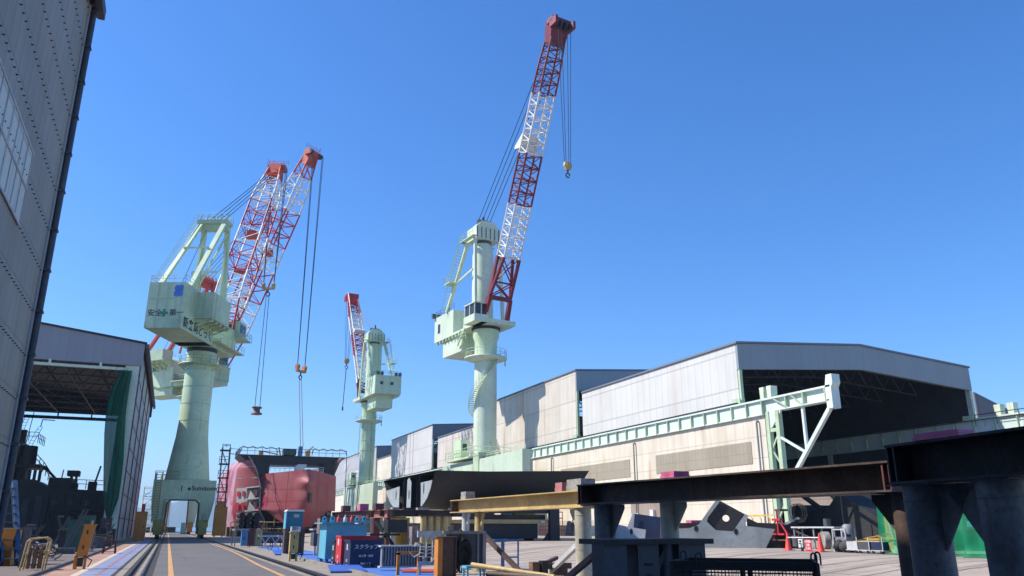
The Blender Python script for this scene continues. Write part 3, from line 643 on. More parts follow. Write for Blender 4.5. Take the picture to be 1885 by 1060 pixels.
    mb = MB(T); mb.rail([(w_-.1, u1, h1-1.8*s), (w_-.1, u0+.4*(u1-u0), h1), (w_-.1, u0+.1, h1), (-w_+.1, u0+.1, h1), (-w_+.1, u0+.4*(u1-u0), h1)], 1.1, 1.5, .035); mb.build('railing', ochre, hs)
    # slewing floor carrying the boom and the cab
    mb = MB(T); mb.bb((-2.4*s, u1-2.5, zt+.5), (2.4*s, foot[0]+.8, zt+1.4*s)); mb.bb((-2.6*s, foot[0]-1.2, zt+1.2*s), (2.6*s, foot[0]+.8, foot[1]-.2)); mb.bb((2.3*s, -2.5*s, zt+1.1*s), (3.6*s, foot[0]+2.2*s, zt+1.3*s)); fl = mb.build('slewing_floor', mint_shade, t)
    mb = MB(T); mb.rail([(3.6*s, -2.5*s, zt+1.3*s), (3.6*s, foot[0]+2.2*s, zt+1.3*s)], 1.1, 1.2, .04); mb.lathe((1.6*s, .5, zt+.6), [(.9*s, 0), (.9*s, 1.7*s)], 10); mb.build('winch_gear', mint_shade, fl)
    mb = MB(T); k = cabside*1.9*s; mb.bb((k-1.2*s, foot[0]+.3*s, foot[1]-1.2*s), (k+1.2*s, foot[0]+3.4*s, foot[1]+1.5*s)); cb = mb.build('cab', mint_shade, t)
    for a_, b_ in (((k-1.0*s, foot[0]+.25*s, foot[1]+.1*s), (k-.1*s, foot[0]+.31*s, foot[1]+1.0*s)), ((k+1.18*s, foot[0]+.7*s, foot[1]-.3*s), (k+1.23*s, foot[0]+1.9*s, foot[1]+1.1*s)), ((k+1.18*s, foot[0]+2.1*s, foot[1]-.3*s), (k+1.23*s, foot[0]+3.2*s, foot[1]+1.1*s)), ((k-1.0*s, foot[0]+3.38*s, foot[1]-.6*s), (k+1.0*s, foot[0]+3.44*s, foot[1]+1.1*s))):
        mb = MB(T); mb.bb(a_, b_); mb.build('window', glass, cb)
    mb = MB(T); mb.bb((k-1.3*s, foot[0]+.2*s, foot[1]-1.4*s), (k+2.0*s, foot[0]+4.2*s, foot[1]-1.2*s)); mb.rail([(k+2.0*s, foot[0]+.2*s, foot[1]-1.2*s), (k+2.0*s, foot[0]+4.2*s, foot[1]-1.2*s), (k-1.3*s, foot[0]+4.2*s, foot[1]-1.2*s)], 1.1, 1.0, .04); mb.build('balcony', mint_shade, cb)
    # A-frame
    ua, za = atop
    mb = MB(T)
    for a in (-1, 1):
        mb.bar((a*1.9*s, ua+.6, za), (a*2.5*s, .3*s+.5, zt+1.2*s), .75*s, .6*s); mb.bar((a*1.9*s, ua-.4, za), (a*2.3*s, u0+2.2*s, h1), .7*s, .5*s)
        mb.bar((a*2.0*s, ua+.4, za-4*s), (a*2.4*s, u1+1.0*s, h0+4*s), .3*s)
    mb.bar((-2.1*s, ua*.5-2*s, za-9*s), (2.1*s, ua*.5-2*s, za-9*s), .3*s); mb.bar((-2.2*s, .4*s, (za+zt)/2), (2.2*s, ua, za-2*s), .25*s); 
    mb.bar((-2*s, ua-5.5*s, za-6.3*s), (2*s, ua-5.5*s, za-6.3*s), .25*s)
    af = mb.build('a_frame', afmat, t)
    mb = MB(T); mb.bb((-2.5*s, ua-1.2*s, za-.5*s), (2.5*s, ua+1.1*s, za+.1)); mb.bb((-2.3*s, ua-.7*s, za-1.5*s), (2.3*s, ua+.5*s, za-.5*s))
    for k in range(5): mb.bar((-2.2*s+k*1.1*s, ua-1.1*s, za-.4*s), (-1.7*s+k*1.1*s, ua-1.1*s, za+1.0*s), .12*s); mb.bar((-2.2*s+k*1.1*s, ua+1.0*s, za-.4*s), (-1.9*s+k*1.0*s, ua+1.0*s, za+.9*s), .12*s)
    for k in range(6): cyl_v(mb, (-1.6*s+k*.6*s, ua+.3, za+.35*s), .5*s, .16*s, 12)
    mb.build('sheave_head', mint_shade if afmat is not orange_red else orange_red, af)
    mb = MB(T); mb.rail([(-2.5*s, ua-1.2*s, za+.1), (2.5*s, ua-1.2*s, za+.1), (2.5*s, ua+1.1*s, za+.1), (-2.5*s, ua+1.1*s, za+.1), (-2.5*s, ua-1.2*s, za+.1)], 1.1, 1.0, .035)
    mb.ladder((-1.9*s-.6, ua-.8, za), (-2.3*s-.6, u0+2.4*s, h1+.4), 1.0, r=.05, step=.5)
    mb.rail([(-1.9*s-1.1, ua-.8, za), (-2.3*s-1.1, u0+2.4*s, h1+.4)], 1.0, 1.4, .03); mb.build('stair', mint, af)
    # boom
    wid = lambda q: (4.5*s)*(1-q*.15) if q < .8 else (4.5*s)*(.88-(q-.8)*2.3)
    dep = lambda q: .5*s+3.0*s*min(1, q/.16) if q < .72 else 3.5*s*(1-(q-.72)*2.2)
    P, L = boom(t, T, foot, tip, wid, dep, bands, 3.0*s, .17*s, .085*s)
    mb = MB(T); mb.prism([P(.93, -1, -.9), P(.93, 1, -.9), P(.985, 1.2, -.6), P(.985, -1.2, -.6)], Vector(P(.95, 0, 1.0))-Vector(P(.95, 0, -.8)))
    e = P(1.0, 0, 0); mb.box((0, e[1]-.1*s, e[2]-.7*s), (3.5*s, 1.3*s, 1.1*s)); hd = mb.build('boom_head', headmat, t)
    mb = MB(T)
    for a in (-1.6*s, -1.25*s, 1.25*s, 1.6*s): cyl_v(mb, (a, e[1]+.6*s, e[2]-.8*s), .55*s, .25*s)
    mb.build('sheave', dark_steel, hd)
    mb = MB(T); mb.tube((-1.4*s, e[1], e[2]), (-2.2*s, e[1], e[2]+1.7*s), .06*s, 4); mb.tube((-.6*s, e[1], e[2]), (-.9*s, e[1], e[2]+1.3*s), .05*s, 4); mb.rail([(-2.2*s, e[1], e[2]), (2.2*s, e[1], e[2])], .9*s, 1.2*s, .04*s); mb.build('aerial', headmat, hd)
    mb = MB(T); mb.box(P(.52, 0, .1), (1.8*s, 1.2*s, 1.6*s)); mb.build('boom_winch', headmat, t); MB(T).box(P(.30, 0, .1), (1.5*s, .6*s, .6*s)).build('boom_winch', headmat, t)
    # ropes
    mb = MB(T)
    for a in (-1.4, -.5, .5, 1.4):
        mb.tube((a*s*.9, ua+.4, za+.5*s), P(.90, a*.5, 1.0), .07*s, 4)
    for a in (-1, 1): mb.tube((a*s, ua+.3, za+.3*s), (a*s, u0+5*s, h1-.5), .05*s, 4)
    mb.build('luffing_rope', rope_m, t)
    mb = MB(T); hv = sheave_u
    for a in ((-1.6, -1.15), (-1.25, -1.1), (1.25, 1.1), (1.6, 1.15)):
        mb.tube((a[0]*s, e[1]+1.3*s, e[2]-1.0*s), ((a[1] if twin else a[1]*.6)*s*.9, e[1]+1.3*s, hookz+1.2*s), .08*s, 4)
    mb.build('hoist_rope', rope_m, t)
    hook_block(t, T, 0, e[1]+1.3*s, hookz, s*.85, hookmat, twin)
    return t, T, e, hs, (u0, u1, h0, h1, w_)

# nearest portal crane
c1, T1, e1, hs1, H1 = portal_crane('tall mint portal crane over the road with numbered leg beam and lettered machinery house', 1.85, 129.5, 25, 1.0, 27.7,
    (5.6, 32.8), (24.6, 71.8), (-13.7, -2.6, 28.3, 35.0, 2.6), (-.8, 49.2), [(3.15, 8.1), (2.75, 11.2), (2.3, 14.6), (2.13, 17.0), (2.14, 27.7)], None,
    [(.13, red), (.28, white), (.45, red), (.55, white), (.72, red), (.90, white), (.97, orange_red)], orange_red, mint, 46.0, True, ochre, 0)
T = T1
def on(Tf, v, u, z): return Vector(Tf((v, u, z)))
def dirv(Tf, a, b): return on(Tf, *b)-on(Tf, *a)
xd = dirv(T, (0, 0, 0), (1, 0, 0)); yd = dirv(T, (0, 0, 0), (0, 1, 0)); up = Vector((0, 0, 1))
for k in range(1, 4): MB(T).bb((-2.6+k*1.3-.015, -13.715, 28.4), (-2.6+k*1.3+.015, -13.69, 34.9)).build('panel_seam', mint, hs1)
for z in (30.6, 32.8): MB(T).bb((-2.58, -13.712, z-.015), (2.58, -13.69, z+.015)).build('panel_seam', mint, hs1)
lettering('安全', 1.05, on(T, -2.35, -13.73, 29.9), xd, up, black, hs1)
lettering('第一', 1.05, on(T, .75, -13.73, 29.9), xd, up, black, hs1)
mb = MB(T); mb.bb((-.15, -13.76, 29.9), (.2, -13.71, 31.0)); mb.bb((-.53, -13.77, 30.27), (.58, -13.72, 30.62)); mb.build('green_cross', green_letter, hs1)
mb = MB(T)
for dv, dz in ((-.26, .38), (.3, .42), (-.3, -.42), (.26, -.38)):
    mb.prism([(1.75+dv+.38*math.cos(k*math.pi/4)*(1+.0*k), -13.78, 33.7+dz+.5*math.sin(k*math.pi/4)) for k in range(8)], (0, .06, 0))
mb.build('emblem', logo_blue, hs1)
lettering('新来島どっく', 1.7, on(T, 2.63, -13.1, 28.45), yd, up, black, hs1)
lettering('1', 1.0, (.95, 125.47, 6.4), (1, 0, 0), (0, 0, 1), black, c1)
lettering('Sumitomo', .9, (2.55, 125.47, 6.5), (1, 0, 0), (0, 0, 1), black, c1)
mb = MB(); mb.prism([(1.98, 125.46, 6.85), (2.23, 125.46, 7.12), (2.48, 125.46, 6.85), (2.23, 125.46, 6.58)], (0, .03, 0)); mb.build('emblem', black, c1)
mb = MB(); mb.bb((6.0, 124.6, .4), (7.7, 126.6, 4.4)); mb.bb((6.3, 125, 4.4), (7.2, 126, 5.2)); mb.build('cable_box', orange, c1)
# the load under it
lv = on(T, 0, e1[1]+1.3, 0)
mb = MB(); mb.tube((lv.x-.25, lv.y, 45.0), (lv.x-.4, lv.y, 23.0), .06, 4); mb.tube((lv.x+.25, lv.y, 45.0), (lv.x+.5, lv.y, 23.0), .06, 4)
ld = thing('hanging_load', 'small brown spool-shaped load hanging far below the yellow twin hook', 'lifted load', (lv.x, lv.y, 21.6))
mb.build('sling', rope_m, ld)
mb = MB(); mb.lathe((lv.x, lv.y, 21.6), [(1.0, 0), (1.0, .3), (.6, .35), (.6, 1.1), (.9, 1.15), (.9, 1.4)], 14); mb.build('spool', paint('rusty_brown', (.28, .14, .09), .7, .3, .2), ld)

# second portal crane behind it, turned towards the yard
c2, T2, e2, hs2, H2 = portal_crane('second portal crane with red A-frame, partly hidden behind the nearer column', 1.85, 200, 139, 1.18, 33.0,
    (7.2, 38.2), (31.0, 88.6), (-17.2, -4.0, 36.6, 42.4, 3.0), (-.4, 60.2), [(3.3, 9.5), (2.3, 19), (2.4, 33.0)], None,
    [(.14, red), (.30, white), (.44, red), (.56, white), (.72, red), (.88, white), (.97, orange_red)], orange_red, orange_red, 34.4, True, orange, 0, cabside=1)
T = T2; yd = dirv(T, (0, 0, 0), (0, 1, 0))
lettering('新来島広島どっく', 1.35, on(T, 3.03, -16.6, 37.3), yd, up, black, hs2)
mb = MB(T); mb.prism([(3.02, -16.4, 40.2), (3.02, -15.4, 41.2), (3.02, -14.4, 40.2), (3.02, -15.4, 39.2)], (.06, 0, 0)); mb.build('emblem', logo_blue, hs2)
mb = MB(T); mb.prism([(3.07, -15.9, 40.2), (3.07, -15.4, 40.7), (3.07, -14.9, 40.2), (3.07, -15.4, 39.7)], (.05, 0, 0)); mb.build('emblem_core', white_letter, hs2)
mb = MB(T); mb.bb((-2.6, -13.5, 31.6), (2.6, -4, 36.6)); mb.build('counterweight', mint_shade, hs2)

# ---- tower cranes by the hall: one type, two of them
def tower_crane(label, cx, cy, az, tip, bands, number, hook, hooksize, stair, body, hw):
    t = thing('tower_crane', label, 'crane', (cx, cy, 0)); T = frame(cx, cy, az); r = 1.65
    mb = MB(); mb.lathe((cx, cy, 4), [(2.0, 0), (2.0, 4), (r, 7), (r, 22.6)], 36); mb.build('column', body, t)
    # travelling base
    mb = MB(); mb.bb((cx-2.7, cy-19.3, 5), (cx-1.8, cy+11.0, 10.4)); mb.bb((cx-2.72, cy-19.6, 4.7), (cx-1.7, cy-18.9, 10.5)); mb.bb((cx-2.6, cy-6, 9.6), (cx+2.6, cy+5, 10.4)); mb.build('sill_beam', paint('rust_streaked_mint', (.52, .64, .50), .55, .12, .28, rustcol=(.38, .16, .06), scale=.22, streak=.4), t)
    mb = MB(); mb.bb((cx-2.8, cy-5.0, 4), (cx-1.08, cy-2.8, 11.3)); lg = mb.build('front_box', mint_shade, t)
    lettering(number, 1.25, (cx-2.3, cy-5.03, 9.6), (1, 0, 0), (0, 0, 1), black, lg)
    for dx, dy in ((-2.2, -18), (-2.2, 10), (2.4, -5), (2.4, 5)):
        mb = MB(); mb.prism([(cx+dx-.7, cy+dy-.9, 5), (cx+dx+.7, cy+dy-.9, 5), (cx+dx+.5, cy+dy-.7, .6), (cx+dx-.5, cy+dy-.7, .6)], (0, 1.8, 0)); mb.build('leg', mint_shade, t)
    mb = MB(); mb.bb((cx-3.4, cy-2.6, 10.7), (cx-1.4, cy+7.5, 10.9)); mb.bb((cx-3.1, cy+1.5, 10.9), (cx-1.9, cy+4.6, 13.6)); cb = mb.build('equipment_cabin', mint, t)
    mb = MB(); mb.bb((cx-2.8, cy+1.44, 12.1), (cx-2.2, cy+1.5, 13.0)); mb.build('window', glass, cb)
    mb = MB(); mb.rail([(cx-3.4, cy+7.5, 10.9), (cx-3.4, cy-4.8, 10.9), (cx+2, cy-4.8, 10.9)], 1.2, 1.2, .04); mb.rail([(cx-2, cy-6, 10.6), (cx-2, cy-19, 10.6)], .5, 3, .03); mb.build('railing', mint, t)
    # ring platform, slew ring
    mb = MB(); mb.lathe((cx, cy, 25.2), [(r, -.5), (r+1.5, .0), (r+1.5, .18), (r, .2)], 30); pl = mb.build('platform', mint_white, t)
    mb = MB(); mb.rail([(cx+(r+1.4)*math.cos(k*math.pi/8), cy+(r+1.4)*math.sin(k*math.pi/8), 25.4) for k in range(17)], 1.1, 1.2, .035); mb.tube((cx+r+1.2, cy-.6, 25.2), (cx+r+1.2, cy-.6, 24.3), .12, 6); mb.build('railing', mint, pl)
    mb = MB(); mb.lathe((cx, cy, 26.6), [(r, 0), (r+.05, 1.3), (r+.3, 1.9), (r+.3, 2.9)], 32); mb.build('slew_housing', mint, t)
    mb = MB(); mb.lathe((cx, cy, 29.5), [(r+.3, 0), (r+.5, .1), (r+.5, .35), (r+.3, .45)], 30); mb.build('slew_ring', dark_steel, t)
    if stair:
        mb = MB(); N = 46
        for seg, (a0, a1, za, zb, n_) in enumerate(((-60, -185, 25.0, 18.6, 24), (0, 60, 10.9, 15.6, 18), (-185, -300, 18.6, 15.6, 13))):
            for k in range(n_):
                a = R(a0+(a1-a0)*k/n_); z = za+(zb-za)*k/n_; ca, sa = math.cos(a), math.sin(a)
                mb.box((cx+(r+.4)*ca, cy+(r+.4)*sa, z), (.8, .3, .08), a)
            pts = [(cx+(r+.8)*math.cos(R(a0+(a1-a0)*k/12)), cy+(r+.8)*math.sin(R(a0+(a1-a0)*k/12)), za+(zb-za)*k/12) for k in range(13)]
            mb.rail(pts, .9, 1.4, .025); mb.path([(p[0], p[1], p[2]-.1) for p in pts], .06, 4)
        mb.build('spiral_stair', mint_white, t)
    else:
        mb = MB(); mb.ladder((cx-r-.5, cy-.3, 17), (cx-r-.4, cy-.3, 24.5), .7, side=(.3, 1, 0), r=.05); mb.tube((cx+.5, cy-r-.08, 11), (cx+.5, cy-r-.08, 25), .08, 6)
        for z in (18.5, 20.8, 23): mb.lathe((cx, cy, z), [(r+.02, -.06), (r+.07, 0), (r+.02, .06)], 30)
        mb.build('ladder', mint_shade, t)
    # slewing floor and machinery house
    mb = MB(T); mb.bb((-hw, -12.85, 29.9), (hw, -2.4, 30.25)); mb.bb((-3.1, -2.4, 29.9), (2.6, 3.4, 30.6)); fl = mb.build('slewing_floor', mint_white, t)
    mb = MB(T)
    for k in range(9): MB(T).bb((1.9, -12.2+k*1.1, 29.5), (hw-.05, -12.0+k*1.1, 29.9)).build('floor_rib', mint, fl)
    mb.bar((2.2, -5, 28.0), (2.8, -1.5, 29.9), .2); mb.bar((2.2, -3, 27.9), (2.8, -3, 29.9), .18); mb.rail([(2.9, -4.5, 28.2), (2.9, -1, 28.2)], 1, .8, .05); mb.build('floor_bracket', mint, fl)
    mb = MB(T); mb.bb((-hw, -12.9, 30.25), (hw, -6.2, 34.0)); hs = mb.build('machinery_house', body, t)
    mb = MB(T); mb.bb((hw-.02, -11.6, 31.2), (hw+.04, -10.8, 32.7)); mb.build('window', glass, hs)
    for k in (-1.6, .8): mb = MB(T); mb.bb((k-.35, -12.94, 31.9), (k+.35, -12.88, 32.6)); mb.build('window', glass, hs)
    mb = MB(T); mb.rail([(hw-.1, -6.2, 34), (hw-.1, -12.8, 34), (-hw+.1, -12.8, 34), (-hw+.1, -6.2, 34)], 1.0, 1.6, .03)
    for k in (-2.5, -1.6, 1.7, 2.6): mb.box((k, -12.9, 34.4), (.6, .5, .7))
    mb.build('roof_fittings', slate, hs)
    mb = MB(T); mb.bb((-1.9, -10.6, 27.1), (1.9, -4.2, 29.9)); mb.build('counterweight', body, t)
    mb = MB(T); mb.bb((1.6, .2, 29.9), (3.9, 3.6, 30.9)); mb.bb((1.7, .4, 30.9), (3.8, 3.5, 31.0)); mb.bb((1.7, .3, 32.6), (3.9, 3.7, 32.75))
    for v_, u_ in ((1.75, .4), (3.75, .4), (1.75, 3.4), (3.75, 3.4), (3.75, 1.9), (2.7, 3.4)): mb.bar((v_, u_, 30.9), (v_, u_, 32.6), .13)
    cb = mb.build('cab', mint_white, t)
    mb = MB(T); mb.bb((1.8, .45, 31.0), (3.7, 3.35, 32.6)); mb.build('window', glass, cb)
    mb = MB(T); mb.box((2.6, 2.2, 31.4), (.5, .6, 1.0)); mb.build('operator_seat', bin_red, cb)
    # king post, head, struts
    mb = MB(T); mb.lathe((0, -1.2, 30.3), [(1.62, 0), (1.62, 11.2), (1.5, 12.4), (1.0, 13.6)], 28); mb.build('king_post', body, t)
    mb = MB(T); mb.prism([(-2.05, -2.6, 43.9), (2.05, -2.6, 43.9), (2.05, -2.6, 45.9), (1.0, -2.6, 46.9), (-1.0, -2.6, 46.9), (-2.05, -2.6, 45.9)], (0, 3.0, 0)); hd = mb.build('mast_head', body, t)
    mb = MB(T)
    for k in range(6): mb.bb((-1.9+k*.75, .4, 44.0), (-1.8+k*.75, .5, 45.8)); mb.bb((-1.9+k*.75, -2.7, 44.0), (-1.8+k*.75, -2.6, 45.8))
    mb.lathe((0, -1.2, 43.3), [(1.0, 0), (1.3, .3), (1.3, .6)], 16); mb.build('stiffener', slate, hd)
    mb = MB(T)
    for k in range(5): cyl_v(mb, (-1.0+k*.5, -.9, 47.0), .55, .16, 12)
    mb.build('sheave', dark_steel, hd); MB(T).bar((0, -1.4, 46.8), (0, -1.2, 48.2), .25).build('mast_tip', dark_steel, hd)
    mb = MB(T); mb.bb((-2.9, -3.2, 43.9), (2.9, -2.6, 44.0)); mb.bb((2.35, -3.2, 43.9), (3.1, 1.2, 44.0)); mb.rail([(3.1, 1.2, 44), (3.1, -3.2, 44), (-2.9, -3.2, 44), (-2.9, 1, 44)], 1.1, 1.1, .035); mb.build('gallery', mint, hd)
    mb = MB(T)
    for a in (-1, 1): mb.bar((a*2.1, .1, 44), (a*2.35, 1.0, 30.5), .42, .42)
    for a in (-1, 1): mb.bar((a*2.0, -2.4, 44), (a*2.4, -8.5, 34), .5, .4)
    mb.bar((2.2, -6.0, 38.1), (2.2, -.4, 39), .25); mb.build('strut', body, t)
    mb = MB(T); mb.ladder((2.7, -3.0, 43.9), (2.9, -6.0, 38.4), .8, r=.05, step=.45); mb.ladder((2.9, -6.2, 38.2), (2.9, -8.6, 34.2), .8, r=.05, step=.45)
    mb.rail([(3.2, -3.0, 43.9), (3.3, -6.0, 38.4)], 1, 1, .035); mb.bb((2.3, -7.4, 38.0), (3.6, -5.4, 38.15)); mb.rail([(3.6, -5.4, 38.1), (3.6, -7.4, 38.1), (2.3, -7.4, 38.1)], 1.2, .8, .04); mb.build('stair', mint, t)
    # boom
    foot = (2.7, 30.6)
    wid = lambda q: 4.0-1.45*min(1, q/.22) if q < .85 else 2.55-(q-.85)*3.5
    dep = lambda q: .5+1.7*min(1, q/.2) if q < .8 else 2.2-(q-.8)*4
    b0, b1 = bands[0][0], bands[-1][0]
    fu, fz = foot; tu, tz = tip; L = math.hypot(tu-fu, tz-fz); du, dz = (tu-fu)/L, (tz-fz)/L
    P, L = boom(t, T, foot, tip, wid, dep, bands[1:], 1.7, .17, .085, t0=b0)
    # plated foot frame: two heavy legs, cross-beams and X bracing
    mb = MB(T); m0 = .075
    for a in (-1, 1):
        mb.bar(P(0, a, 0), P(m0, a*1.0, 0), .55, .8); mb.bar(P(m0, a, 0), P(b0, a, -.9), .42, .4); mb.bar(P(m0, a, 0), P(b0, a, .9), .42, .4)
    for q in (m0, b0*.6, b0): mb.bar(P(q, -1, -.5), P(q, 1, -.5), .55 if q == m0 else .2)
    for q, k in ((m0, b0*.6), (b0*.6, b0)): 
        for b in (-.6, .6): mb.tube(P(q, -1, b), P(k, 1, b), .1, 5); mb.tube(P(q, 1, b), P(k, -1, b), .1, 5)
    mb.build('boom_foot', bands[0][1], t)
    e = P(1, 0, 0); mb = MB(T); mb.prism([P(.93, -1.05, -1), P(.93, 1.05, -1), P(1.0, 1.6, -1), P(1.0, -1.6, -1)], Vector(P(.96, 0, 1.2))-Vector(P(.96, 0, -1)))
    mb.box((0, e[1]+.2, e[2]-.1), (3.4, 1.5, .7)); mb.box((1.5, e[1]+.9, e[2]-.7), (.4, 1.6, 1.2)); mb.box((-1.5, e[1]+.9, e[2]-.7), (.4, 1.6, 1.2)); hd = mb.build('boom_head', bands[-1][1], t)
    mb = MB(T)
    for a in (-1.1, -.4, .4, 1.1): cyl_v(mb, (a, e[1]+.8, e[2]-.8), .6, .2)
    mb.build('sheave', dark_steel, hd)
    mb = MB(T); mb.path([P(b0, -1.15, 1.25), P(.62, -1.25, 1.3), P(.99, -1.3, 1.6)], .05, 4); mb.rail([P(.6, -1.3, 1.3), P(.98, -1.5, 1.5)], .8, 1.5, .03); mb.prism([P(.58, -1.2, 1.1), P(.63, -1.2, 1.1), P(.585, -1.2, 2.4), P(.575, -1.2, 2.4)], Vector(P(.6, 1.1, 1))-Vector(P(.6, -1.2, 1))); mb.build('boom_walkway', white, t)
    mb = MB(T)
    for a in (-1.1, -.4, .4, 1.1): mb.tube((a*.9, -.9, 47.4), P(.84, a*.8, 1.0), .055, 4)
    mb.build('luffing_rope', rope_m, t)
    mb = MB(T); hu = e[1]+1.35
    for a in (-1.1, -.5, .5, 1.1): mb.tube((a, hu, e[2]-.9), (a*.45, hu, hook+1.4*hooksize), .05, 4)
    mb.build('hoist_rope', rope_m, t)
    hook_block(t, T, 0, hu, hook, hooksize, ochre, False)
    return t, T, hu
k3 = tower_crane('pale mint tower crane numbered 3 with spiral stair and dark red and white boom', 40.4, 106, 172, (20.6, 70.3),
    [(.215, crimson), (.395, white), (.565, crimson), (.765, white), (.96, crimson)], '3', 46.9, .68, True, mint_white, 2.4)
k4 = tower_crane('mint tower crane numbered 2 between the red ship and the hall, boom leaning away', 40.6, 183, -5, (20.6, 61.2),
    [(.16, crimson), (.42, white), (.62, red), (.80, white), (.96, red)], '2', 43.0, .85, False, mint, 3.0)
# loose pendant under the far tower crane's hook
T = k4[1]; p = on(T, 0, k4[2], 0)
mb = MB(); mb.tube((p.x, p.y, 41.6), (p.x-.3, p.y, 31.4), .1, 5); mb.box((p.x-.3, p.y, 31.0), (.35, .35, .9)); tag(mb.build('sling', rope_m), 'dark lifting sling hanging from the hook of the far tower crane', 'sling')

T = T2; p = on(T, 0, e2[1]+1.5, 0)
mb = MB(); mb.tube((p.x-.2, p.y, 33.0), (21.0, 151.2, 15.9), .07, 4); mb.tube((p.x+.25, p.y, 33.0), (21.5, 151.4, 15.9), .07, 4)
tag(mb.build('sling', rope_m), 'pair of lifting slings running from the orange twin hook down to the ship deck', 'sling')
# ------------------------------------------------------------------ the red ship in the building berth
def ship_paint(name, a, b_, c_, s):
    m, n, l, b = newmat(name)
    x = mix(n, l, ramp(n, l, noise(n, l, s, 4, stretch=(1, 1, .8)), .42, .56), a, b_)
    x = mix(n, l, ramp(n, l, noise(n, l, s*.7, 3, stretch=(1, .6, 1.6)), .56, .62), x, c_)
    x = mix(n, l, ramp(n, l, noise(n, l, 2.5, 4), .55, .8), x, tuple(k*.75 for k in a))
    l.new(x, b.inputs['Base Color']); b.inputs['Roughness'].default_value = .62; return m
hull_red = ship_paint('red_hull_paint', (.31, .05, .065), (.33, .085, .095), (.33, .012, .05), .16)
hull_side = ship_paint('pink_grey_hull_paint', (.31, .07, .10), (.40, .25, .32), (.32, .02, .06), .2)
t = thing('ship_hull', 'red ship hull under construction in the berth, dark open deck across its top', 'ship', (19.8, 160, 0))
cx = 21.3
def hp(a, b):
    s = (a-.5)*2; k = abs(s); z = 1.5 + 9.15*b
    W = (7.7 if s < 0 else 6.9)*(1-.05*b)
    kk = max(0, math.sqrt(k*k+.035)-.187)
    y = 141.4 + 11.5*kk**1.05
    under = max(0, (1-b*3.2)); 
    lift = 4.6*under*k**2.0
    bump = (1.35*math.exp(-((z-8.9)/.85)**2)+.9*math.exp(-((z-6.6)/1.9)**2))*max(0, 1-k*3.6)**1.2
    return (cx + W*s*(1-.12*under*k), y - bump + 1.5*under*(1-k), z + lift + (.45*(1-k) if b > .93 else 0))
mb = MB(); mb.grid(hp, 81, 40); mb.build('stern_body', hull_red, t)
mb = MB(); mb.add([hp(i/40, 1) for i in range(41)] + [(cx+6.5, 170, 10.7), (cx-6.5, 170, 10.7)], [tuple(range(43))]); mb.build('inner_deck', grey, t)
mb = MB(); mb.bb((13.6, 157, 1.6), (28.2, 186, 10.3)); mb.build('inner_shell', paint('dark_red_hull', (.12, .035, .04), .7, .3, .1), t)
mb = MB(); mb.prism([(cx+.35, 139.8, 5.6), (cx+.8, 140.4, 5.6), (cx+.8, 140.4, 7.2), (cx+.35, 139.8, 7.2)], (.0, 1.6, 0)); mb.build('shaft_opening', black, t)
mb = MB()
for z in (3.9, 5.9, 7.9):
    for k in range(40):
        a0, a1 = hp(k/40, (z-1.5)/9.15), hp((k+1)/40, (z-1.5)/9.15)
        mb.bar(Vector(a0)-Vector((0, .02, 0)), Vector(a1)-Vector((0, .02, 0)), .03, .05)
for q in (.12, .3, .66, .84): mb.path([Vector(hp(q, k/12))-Vector((0, .02, 0)) for k in range(3, 13)], .025, 4)
mb.build('weld_seam', paint('seam_red', (.25, .07, .075), .6, .2), t)
# left wing: outer shell seen on the slant, then the cut front edge
LW = [(1.6, 9.5, 15.6), (2.9, 9.3, 15.5), (4.2, 8.95, 14.7), (6.0, 8.9, 14.5), (8.4, 8.9, 14.5), (9.5, 8.95, 14.1), (10.8, 9.0, 13.7), (11.9, 9.1, 13.2), (13.2, 10.1, 12.4), (14.0, 10.5, 11.6)]
def lwz(z, k):
    for A, B_ in zip(LW, LW[1:]):
        if A[0] <= z <= B_[0]: f = (z-A[0])/(B_[0]-A[0]); return A[k]*(1-f)+B_[k]*f
    return LW[-1][k]
def wingpt(f, z):    # f 0 outer corner, 1 inner edge, on the slanted cut face
    xa, xb = lwz(z, 1)+1.4, lwz(z, 2); return (xa+(xb-xa)*f, 154.6-5.2*f**.8, z)
def shell(a, b):
    z = 1.6+12.4*b; x0 = lwz(z, 1)
    return (x0+1.4*a**3+.25*(1-a), 186-31.4*a, z)
mb = MB(); mb.grid(shell, 16, 28); mb.build('side_shell', hull_side, t)
mb = MB(); mb.grid(lambda a, b: wingpt(a, 1.6+12.4*b), 14, 30); mb.build('cut_face', hull_red, t)
RW = [(1.6, 25.6, 27.0), (4.0, 26.0, 27.3), (8.3, 26.2, 27.2), (10.8, 26.3, 27.4), (13.2, 26.6, 28.3), (14.0, 27.2, 29.2)]
def rw(a, b):
    q = b*(len(RW)-1); i = min(int(q), len(RW)-2); f = q-i
    z, xa, xb = [RW[i][k]*(1-f)+RW[i+1][k]*f for k in range(3)]
    if a < .5: return (xa + (xb-xa)*a*2, 151.5 - 1.5*math.sin(a*math.pi), z)
    return (xb, 150 + 40*(a-.5)*2, z)
mb = MB(); mb.grid(rw, 21, 20, True); mb.build('side_shell', paint('brown_red_hull', (.22, .1, .095), .6, .3, .15, scale=.3, streak=.4), t)
pale_frame = paint('pale_frame_primer', (.55, .53, .50), .6, .2, .1, scale=.6, streak=.3)
